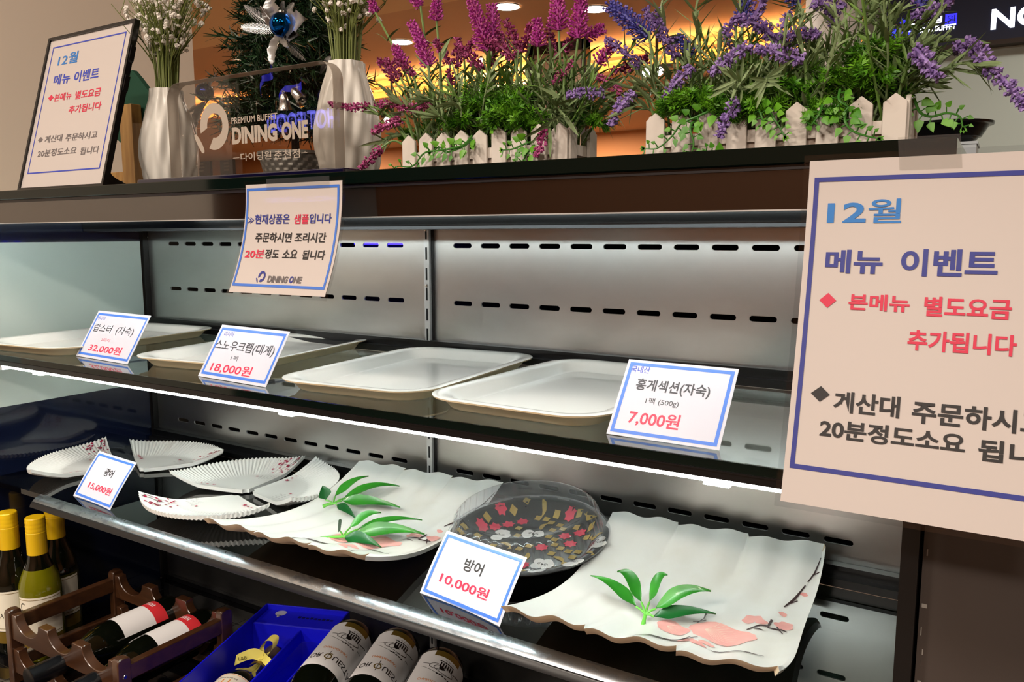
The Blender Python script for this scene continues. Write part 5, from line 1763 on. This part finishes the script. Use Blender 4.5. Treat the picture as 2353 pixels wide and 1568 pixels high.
def fill(t, x0, w, dep, seed, spikes, ferns, vines, stems, extra):
    R2 = random.Random(seed)
    B = Vector(t.location)
    gm = MB()
    for i in range(stems):
        x = R2.uniform(.01, w - .01); y = R2.uniform(.010, dep - .010)
        h = R2.uniform(.030, .088)
        p0 = (x, y, .018)
        p1 = (x + R2.gauss(0, .020), y + R2.gauss(-.004, .016), .018 + h)
        leafy_stem(gm, p0, p1, R2, 13, .0230, .0030, 0 if R2.random() < .7 else 1)
    for a, b in extra:          # leafy stems reaching sideways
        a, b = Vector(a) - B, Vector(b) - B
        leafy_stem(gm, a, b, R2, 15, .024, .0032, 0, .05)
    heads = []
    for style, mt, R, pts in spikes:
        P = [Vector(p) - B for p in pts]
        foot = Vector((min(max(P[0].x + R2.uniform(-.01, .01), .01), w - .01), min(max(P[0].y, .012), dep - .012), .016))
        mid = foot.lerp(P[0], .6) + Vector((0, 0, .010))
        sm = MB()
        sm.tube(spline([foot, mid, P[0]], 5), .0011, 6, 0)
        if (P[0] - foot).length > .05:
            for q in (.55, .8):
                c = foot.lerp(P[0], q)
                for s in (-1, 1):
                    sm.blade(c, Vector((s * .7, R2.uniform(-.4, .4), .8)), (0, 1, 0), .021, .0040, (s * .2, 0, -.25), 0, 4, fold=.2)
        sm.build('flower_stem', 'stem_green', t, smooth=40, fix=False)
        heads.append((style, mt, R, spline(P, 5)))
    g_ = gm.build('foliage', ['leaf_grey', 'leaf_mid'], t, smooth=0, fix=False)
    g_['kind'] = 'stuff'
    for style, mt, R, P in heads:
        floret_spike(P, R, style, R2).build('flower_spike', list(mt), t, smooth=0, fix=False)
    for c, r, n in ferns:
        m = MB(); fern(m, Vector(c) - B - Vector((0, 0, .004)), r * .80, n, R2, 0)
        m.build('fern_clump', 'leaf_fern', t, smooth=0, fix=False)
    for pts in vines: ivy(t, B, pts, R2)

MG, MD, MV = ('magenta', 'mauve'), ('magenta_dark', 'mauve'), ('mauve', 'magenta_dark')
VI, VD, IN = ('violet', 'violet_dark'), ('violet_dark', 'violet'), ('indigo', 'violet_dark')
A1, A2 = .7615, .9385
pa = planter('white picket planter of magenta flowers in the middle of the case top', A1, A2, -.292, .058, 9, 2, 1)
fill(pa, A1, A2 - A1, .058, 31, [
    ('open', MG, .0084, [(0.7724, -0.2620, 0.1769), (0.7627, -0.2620, 0.1991), (0.7530, -0.2640, 0.2186)]),
    ('open', MG, .0072, [(0.7361, -0.2550, 0.1819), (0.7296, -0.2550, 0.1919), (0.7243, -0.2550, 0.2017)]),
    ('open', MG, .0068, [(0.7800, -0.2600, 0.2183), (0.7802, -0.2600, 0.2295), (0.7809, -0.2600, 0.2421)]),
    ('open', MG, .0096, [(0.8458, -0.2700, 0.1807), (0.8377, -0.2720, 0.2053), (0.8297, -0.2740, 0.2299)]),
    ('open', MG, .0088, [(0.8389, -0.2550, 0.1913), (0.8419, -0.2550, 0.2065), (0.8400, -0.2550, 0.2245)]),
    ('open', MG, .0072, [(0.8951, -0.2650, 0.1797), (0.8955, -0.2650, 0.1900), (0.8941, -0.2650, 0.2027)]),
    ('open', MG, .0092, [(0.9198, -0.2720, 0.1891), (0.9192, -0.2720, 0.2035), (0.9179, -0.2720, 0.2195)]),
    ('open', MG, .0092, [(0.9363, -0.2680, 0.1814), (0.9373, -0.2680, 0.1984), (0.9396, -0.2680, 0.2158)]),
    ('open', MG, .0068, [(0.9343, -0.2500, 0.1867), (0.9431, -0.2500, 0.1899), (0.9514, -0.2500, 0.1910)]),
    ('open', MG, .0064, [(0.9526, -0.2620, 0.1598), (0.9598, -0.2620, 0.1676), (0.9666, -0.2620, 0.1732)]),
    ('open', MG, .0048, [(0.6948, -0.2500, 0.2404), (0.6915, -0.2500, 0.2485), (0.6883, -0.2500, 0.2592)]),
    ('open', MG, .0048, [(0.7531, -0.2500, 0.2380), (0.7467, -0.2500, 0.2439), (0.7391, -0.2500, 0.2491)]),
    ('dense', MD, .0048, [(0.7292, -0.2620, 0.1664), (0.7194, -0.2620, 0.1791), (0.7072, -0.2620, 0.1906)]),
    ('dense', MD, .0044, [(0.7425, -0.2700, 0.1680), (0.7318, -0.2700, 0.1798), (0.7231, -0.2700, 0.1883)]),
    ('dense', MD, .0044, [(0.7638, -0.2750, 0.1659), (0.7523, -0.2750, 0.1768), (0.7383, -0.2750, 0.1840)]),
    ('dense', MD, .0050, [(0.8011, -0.2680, 0.1736), (0.7922, -0.2680, 0.1873), (0.7831, -0.2680, 0.1987)]),
    ('dense', MD, .0055, [(0.8059, -0.2620, 0.1721), (0.8051, -0.2620, 0.1861), (0.8058, -0.2620, 0.1995)]),
    ('dense', MD, .0046, [(0.8103, -0.2580, 0.1862), (0.8174, -0.2580, 0.1910), (0.8243, -0.2580, 0.1956)]),
    ('dense', MD, .0054, [(0.8456, -0.2800, 0.1637), (0.8324, -0.2800, 0.1758), (0.8209, -0.2800, 0.1864)]),
    ('dense', MD, .0054, [(0.8813, -0.2720, 0.1747), (0.8731, -0.2720, 0.1899), (0.8658, -0.2720, 0.2050)]),
    ('dense', MD, .0052, [(0.8762, -0.2620, 0.1779), (0.8825, -0.2620, 0.1900), (0.8870, -0.2620, 0.2021)]),
    ('dense', MD, .0054, [(0.8795, -0.2780, 0.1694), (0.8640, -0.2780, 0.1809), (0.8464, -0.2780, 0.1875)]),
    ('dense', MD, .0046, [(0.8589, -0.2580, 0.1845), (0.8533, -0.2580, 0.1928), (0.8481, -0.2580, 0.2012)]),
    ('dense', MD, .0052, [(0.8476, -0.2700, 0.1683), (0.8514, -0.2700, 0.1793), (0.8566, -0.2700, 0.1878)]),
    ('dense', MD, .0050, [(0.9060, -0.2560, 0.1711), (0.9028, -0.2560, 0.1853), (0.9014, -0.2560, 0.2007)]),
    ('dense', MD, .0048, [(0.9165, -0.2560, 0.1737), (0.9216, -0.2560, 0.1819), (0.9275, -0.2560, 0.1900)]),
    ('dense', MD, .0046, [(0.8152, -0.2850, 0.1514), (0.8133, -0.2850, 0.1585), (0.8114, -0.2850, 0.1657)]),
    ('dense', MV, .0046, [(0.7223, -0.2850, 0.1407), (0.7396, -0.2870, 0.1411), (0.7595, -0.2890, 0.1383)]),
    ('dense', MV, .0046, [(0.7571, -0.2900, 0.1352), (0.7781, -0.2920, 0.1332), (0.7976, -0.2940, 0.1345)]),
    ('dense', MV, .0046, [(0.7206, -0.2920, 0.1399), (0.6998, -0.2960, 0.1390), (0.6759, -0.3000, 0.1447)]),
    ('dense', MV, .0050, [(0.7601, -0.2920, 0.1242), (0.7455, -0.2960, 0.1191), (0.7296, -0.3000, 0.1128)]),
    ('dense', MV, .0052, [(0.7418, -0.3000, 0.0977), (0.7318, -0.3040, 0.0880), (0.7217, -0.3080, 0.0775)]),
    ('dense', MV, .0050, [(0.9233, -0.3020, 0.1023), (0.9211, -0.3040, 0.0915), (0.9175, -0.3050, 0.0794)]),
    ('dense', MV, .0044, [(0.9298, -0.2800, 0.1520), (0.9255, -0.2820, 0.1478), (0.9190, -0.2840, 0.1438)]),
    ('dense', MV, .0040, [(0.9359, -0.2750, 0.1608), (0.9323, -0.2760, 0.1581), (0.9283, -0.2780, 0.1532)]),
    ('dense', VI, .0052, [(0.9696, -0.2850, 0.1304), (0.9539, -0.2880, 0.1314), (0.9374, -0.2900, 0.1305)]),
    ('dense', MD, .0054, [(0.9936, -0.2500, 0.1617), (0.9788, -0.2520, 0.1566), (0.9616, -0.2540, 0.1537)]),
    ('dense', MV, .0046, [(0.9783, -0.2680, 0.1328), (0.9672, -0.2700, 0.1406), (0.9551, -0.2720, 0.1479)]),
], [((0.8497, -0.2850, 0.1382), .030, 26), ((0.8829, -0.2880, 0.1289), .032, 30), ((0.8714, -0.2900, 0.1206), .028, 22), ((0.8981, -0.2860, 0.1169), .022, 16), ((0.9482, -0.2620, 0.1182), .022, 14), ((0.7513, -0.2620, 0.1174), .018, 12), ((0.8283, -0.2860, 0.1252), .022, 14)],
   [[(0.8437, -0.2940, 0.1032), (0.8375, -0.3010, 0.0941), (0.8122, -0.3010, 0.0913), (0.7946, -0.3010, 0.0899), (0.7821, -0.3030, 0.0784), (0.7632, -0.3030, 0.0789), (0.7567, -0.3030, 0.0731)],
    [(0.8437, -0.2940, 0.1009), (0.8387, -0.3000, 0.0938), (0.8193, -0.3000, 0.0894), (0.8115, -0.3000, 0.0945), (0.8014, -0.3000, 0.0904)],
    [(0.9072, -0.2940, 0.0940), (0.9039, -0.3010, 0.0921), (0.8917, -0.3010, 0.0884), (0.8810, -0.3010, 0.0879)],
    [(0.9091, -0.2950, 0.0909), (0.9063, -0.3020, 0.0839), (0.9011, -0.3020, 0.0768), (0.8941, -0.3020, 0.0735)],
    [(0.8588, -0.2920, 0.1070), (0.8658, -0.2970, 0.1112), (0.8713, -0.2970, 0.1146)]],
   120, [((0.7509, -0.2750, 0.1223), (0.7298, -0.2900, 0.1316)), ((0.7601, -0.2800, 0.1108), (0.7425, -0.2980, 0.1040)), ((0.7790, -0.2900, 0.1246), (0.7520, -0.2920, 0.1446)), ((0.8045, -0.2900, 0.1258), (0.7874, -0.2970, 0.1408)), ((0.9184, -0.2950, 0.1207), (0.9291, -0.3050, 0.1037)), ((0.9240, -0.2900, 0.1281), (0.9441, -0.3040, 0.1105)), ((0.9412, -0.2750, 0.1287), (0.9711, -0.2850, 0.1334)), ((0.9388, -0.2700, 0.1179), (0.9678, -0.2620, 0.1253)), ((0.9430, -0.2700, 0.1110), (0.9618, -0.2620, 0.1171)), ((0.8180, -0.2950, 0.1133), (0.8092, -0.3030, 0.1215)), ((0.8326, -0.2950, 0.1200), (0.8233, -0.3020, 0.1332))])

B1, B2 = 1.0105, 1.1975
pb = planter('white picket planter of violet flowers at the right end of the case top', B1, B2, -.292, .066, 9, 3, 2)
fill(pb, B1, B2 - B1, .066, 37, [
    ('dense', VI, .0054, [(0.9996, -0.2920, 0.1274), (0.9902, -0.2960, 0.1182), (0.9828, -0.3000, 0.1013)]),
    ('dense', VI, .0052, [(1.0459, -0.2900, 0.1429), (1.0365, -0.2940, 0.1322), (1.0252, -0.2970, 0.1197)]),
    ('dense', VI, .0054, [(1.0919, -0.2920, 0.1525), (1.0779, -0.2960, 0.1447), (1.0631, -0.2980, 0.1341)]),
    ('dense', VI, .0056, [(1.1295, -0.2920, 0.1379), (1.1121, -0.2940, 0.1443), (1.0956, -0.2960, 0.1501)]),
    ('dense', VI, .0055, [(1.0853, -0.3020, 0.1132), (1.0795, -0.3050, 0.1008), (1.0734, -0.3060, 0.0867)]),
    ('dense', VD, .0058, [(1.0271, -0.2720, 0.1547), (1.0142, -0.2720, 0.1743), (0.9988, -0.2720, 0.1959)]),
    ('dense', VD, .0048, [(1.0110, -0.2660, 0.1787), (1.0093, -0.2660, 0.1877), (1.0076, -0.2660, 0.1967)]),
    ('dense', VD, .0048, [(0.9943, -0.2680, 0.1522), (0.9785, -0.2680, 0.1664), (0.9617, -0.2680, 0.1775)]),
    ('dense', VD, .0060, [(1.1089, -0.2800, 0.1565), (1.0924, -0.2820, 0.1693), (1.0760, -0.2840, 0.1748)]),
    ('dense', VD, .0050, [(1.0760, -0.2840, 0.1748), (1.0722, -0.2840, 0.1677), (1.0697, -0.2840, 0.1636)]),
    ('dense', VI, .0045, [(1.1061, -0.2660, 0.1677), (1.1090, -0.2660, 0.1736), (1.1116, -0.2660, 0.1795)]),
    ('dense', VD, .0056, [(1.0842, -0.2600, 0.1801), (1.0879, -0.2600, 0.1879), (1.0908, -0.2600, 0.1964)]),
    ('dense', VD, .0048, [(1.1073, -0.2760, 0.1581), (1.1196, -0.2760, 0.1608), (1.1362, -0.2760, 0.1569)]),
    ('dense', VD, .0060, [(1.1504, -0.2680, 0.1760), (1.1384, -0.2680, 0.1795), (1.1279, -0.2680, 0.1834)]),
    ('dense', VD, .0046, [(1.1434, -0.2620, 0.1662), (1.1407, -0.2620, 0.1720), (1.1373, -0.2620, 0.1792)]),
    ('dense', VD, .0040, [(1.1092, -0.2700, 0.1534), (1.1247, -0.2700, 0.1565), (1.1336, -0.2700, 0.1621)]),
    ('dense', VI, .0066, [(1.2002, -0.2900, 0.1377), (1.2074, -0.2940, 0.1284), (1.2159, -0.2960, 0.1155)]),
    ('dense', VI, .0058, [(1.2216, -0.2700, 0.1395), (1.2338, -0.2780, 0.1377), (1.2459, -0.2860, 0.1206), (1.2628, -0.2900, 0.1000), (1.2717, -0.2920, 0.0894)]),
    ('dense', VD, .0052, [(1.1939, -0.2660, 0.1628), (1.2066, -0.2660, 0.1656), (1.2209, -0.2660, 0.1732)]),
    ('dense', VD, .0050, [(1.2090, -0.2620, 0.1656), (1.2010, -0.2620, 0.1650), (1.1927, -0.2620, 0.1667)]),
    ('open', IN, .0100, [(1.0048, -0.2780, 0.1723), (0.9875, -0.2780, 0.1873), (0.9707, -0.2780, 0.2005)]),
    ('open', IN, .0080, [(1.0744, -0.2580, 0.1780), (1.0761, -0.2580, 0.1862), (1.0778, -0.2580, 0.1956)]),
    ('open', IN, .0064, [(1.0379, -0.2620, 0.1573), (1.0312, -0.2620, 0.1641), (1.0229, -0.2620, 0.1732)]),
    ('open', IN, .0064, [(1.2004, -0.2640, 0.1692), (1.1990, -0.2640, 0.1735), (1.1971, -0.2640, 0.1789)]),
    ('open', IN, .0056, [(1.1169, -0.2600, 0.1850), (1.1130, -0.2600, 0.1881), (1.1091, -0.2600, 0.1918)]),
    ('dense', VD, .0040, [(1.0674, -0.2620, 0.1585), (1.0644, -0.2620, 0.1641), (1.0608, -0.2620, 0.1692)]),
], [((1.0499, -0.2900, 0.1225), .026, 22), ((1.0361, -0.2900, 0.1191), .022, 16), ((1.0824, -0.2850, 0.1120), .028, 22), ((1.0991, -0.2870, 0.1128), .026, 20), ((1.1170, -0.2720, 0.1272), .026, 20), ((1.1495, -0.2760, 0.1319), .032, 28), ((1.1689, -0.2800, 0.1321), .034, 32), ((1.1729, -0.2720, 0.1425), .030, 26), ((1.1848, -0.2680, 0.1206), .026, 18), ((1.1426, -0.2880, 0.1066), .024, 18)],
   [[(1.0686, -0.2940, 0.1100), (1.0553, -0.3020, 0.1030), (1.0434, -0.3030, 0.0986), (1.0363, -0.3030, 0.0900), (1.0249, -0.3030, 0.0815), (1.0140, -0.3030, 0.0814)],
    [(1.0539, -0.2960, 0.1032), (1.0507, -0.3040, 0.0954), (1.0538, -0.3040, 0.0830), (1.0514, -0.3040, 0.0728)],
    [(1.1056, -0.2940, 0.1058), (1.1116, -0.3020, 0.0981), (1.1162, -0.3020, 0.0917), (1.1201, -0.3020, 0.0847)],
    [(1.0973, -0.2940, 0.1095), (1.1028, -0.3020, 0.1013), (1.1056, -0.3020, 0.0937)],
    [(1.1600, -0.2940, 0.1031), (1.1607, -0.3020, 0.0921), (1.1657, -0.3030, 0.0852), (1.1742, -0.3030, 0.0812), (1.1820, -0.3030, 0.0790)],
    [(1.1438, -0.2940, 0.1051), (1.1426, -0.3010, 0.0971), (1.1382, -0.3010, 0.0909)],
    [(1.1542, -0.2900, 0.1154), (1.1561, -0.3020, 0.1065), (1.1625, -0.3020, 0.1013)],
    [(1.1997, -0.2720, 0.1080), (1.2041, -0.2720, 0.0983), (1.2113, -0.2720, 0.0948), (1.2204, -0.2720, 0.0964), (1.2284, -0.2720, 0.0935), (1.2307, -0.2720, 0.0865)],
    [(1.0770, -0.3060, 0.0681), (1.0702, -0.3060, 0.0736), (1.0642, -0.3060, 0.0758)]],
   125, [((1.0144, -0.2850, 0.1143), (0.9919, -0.2900, 0.1325)), ((1.0144, -0.2800, 0.1108), (0.9960, -0.2900, 0.1158)), ((1.0198, -0.2850, 0.1205), (1.0031, -0.2900, 0.1348)), ((1.0250, -0.2800, 0.1258), (1.0139, -0.2900, 0.1437)), ((1.0838, -0.2950, 0.1074), (1.0902, -0.3000, 0.1217)), ((1.0913, -0.2950, 0.1224), (1.1057, -0.3020, 0.1242)), ((1.0850, -0.2950, 0.1198), (1.0835, -0.3020, 0.1267)),
         ((1.1941, -0.2750, 0.1157), (1.2073, -0.2800, 0.1280)), ((1.1966, -0.2700, 0.1118), (1.2204, -0.2780, 0.1247)), ((1.2125, -0.2750, 0.1232), (1.2447, -0.2850, 0.1209)), ((1.1926, -0.2700, 0.1342), (1.2242, -0.2750, 0.1439)), ((1.1889, -0.2650, 0.1414), (1.2042, -0.2680, 0.1649)), ((1.1968, -0.2700, 0.1089), (1.2127, -0.2720, 0.1156)), ((1.1806, -0.2680, 0.1477), (1.1849, -0.2680, 0.1705)), ((1.1689, -0.2680, 0.1550), (1.1559, -0.2680, 0.1835)), ((1.1574, -0.2680, 0.1535), (1.1706, -0.2680, 0.1755)), ((1.1799, -0.2680, 0.1595), (1.1786, -0.2680, 0.1831)), ((1.0439, -0.2650, 0.1581), (1.0409, -0.2650, 0.2014)), ((1.0183, -0.2650, 0.1678), (1.0129, -0.2650, 0.2089)), ((1.0736, -0.2620, 0.1747), (1.0727, -0.2620, 0.2006)), ((1.1222, -0.2620, 0.1745), (1.1201, -0.2620, 0.1934))])
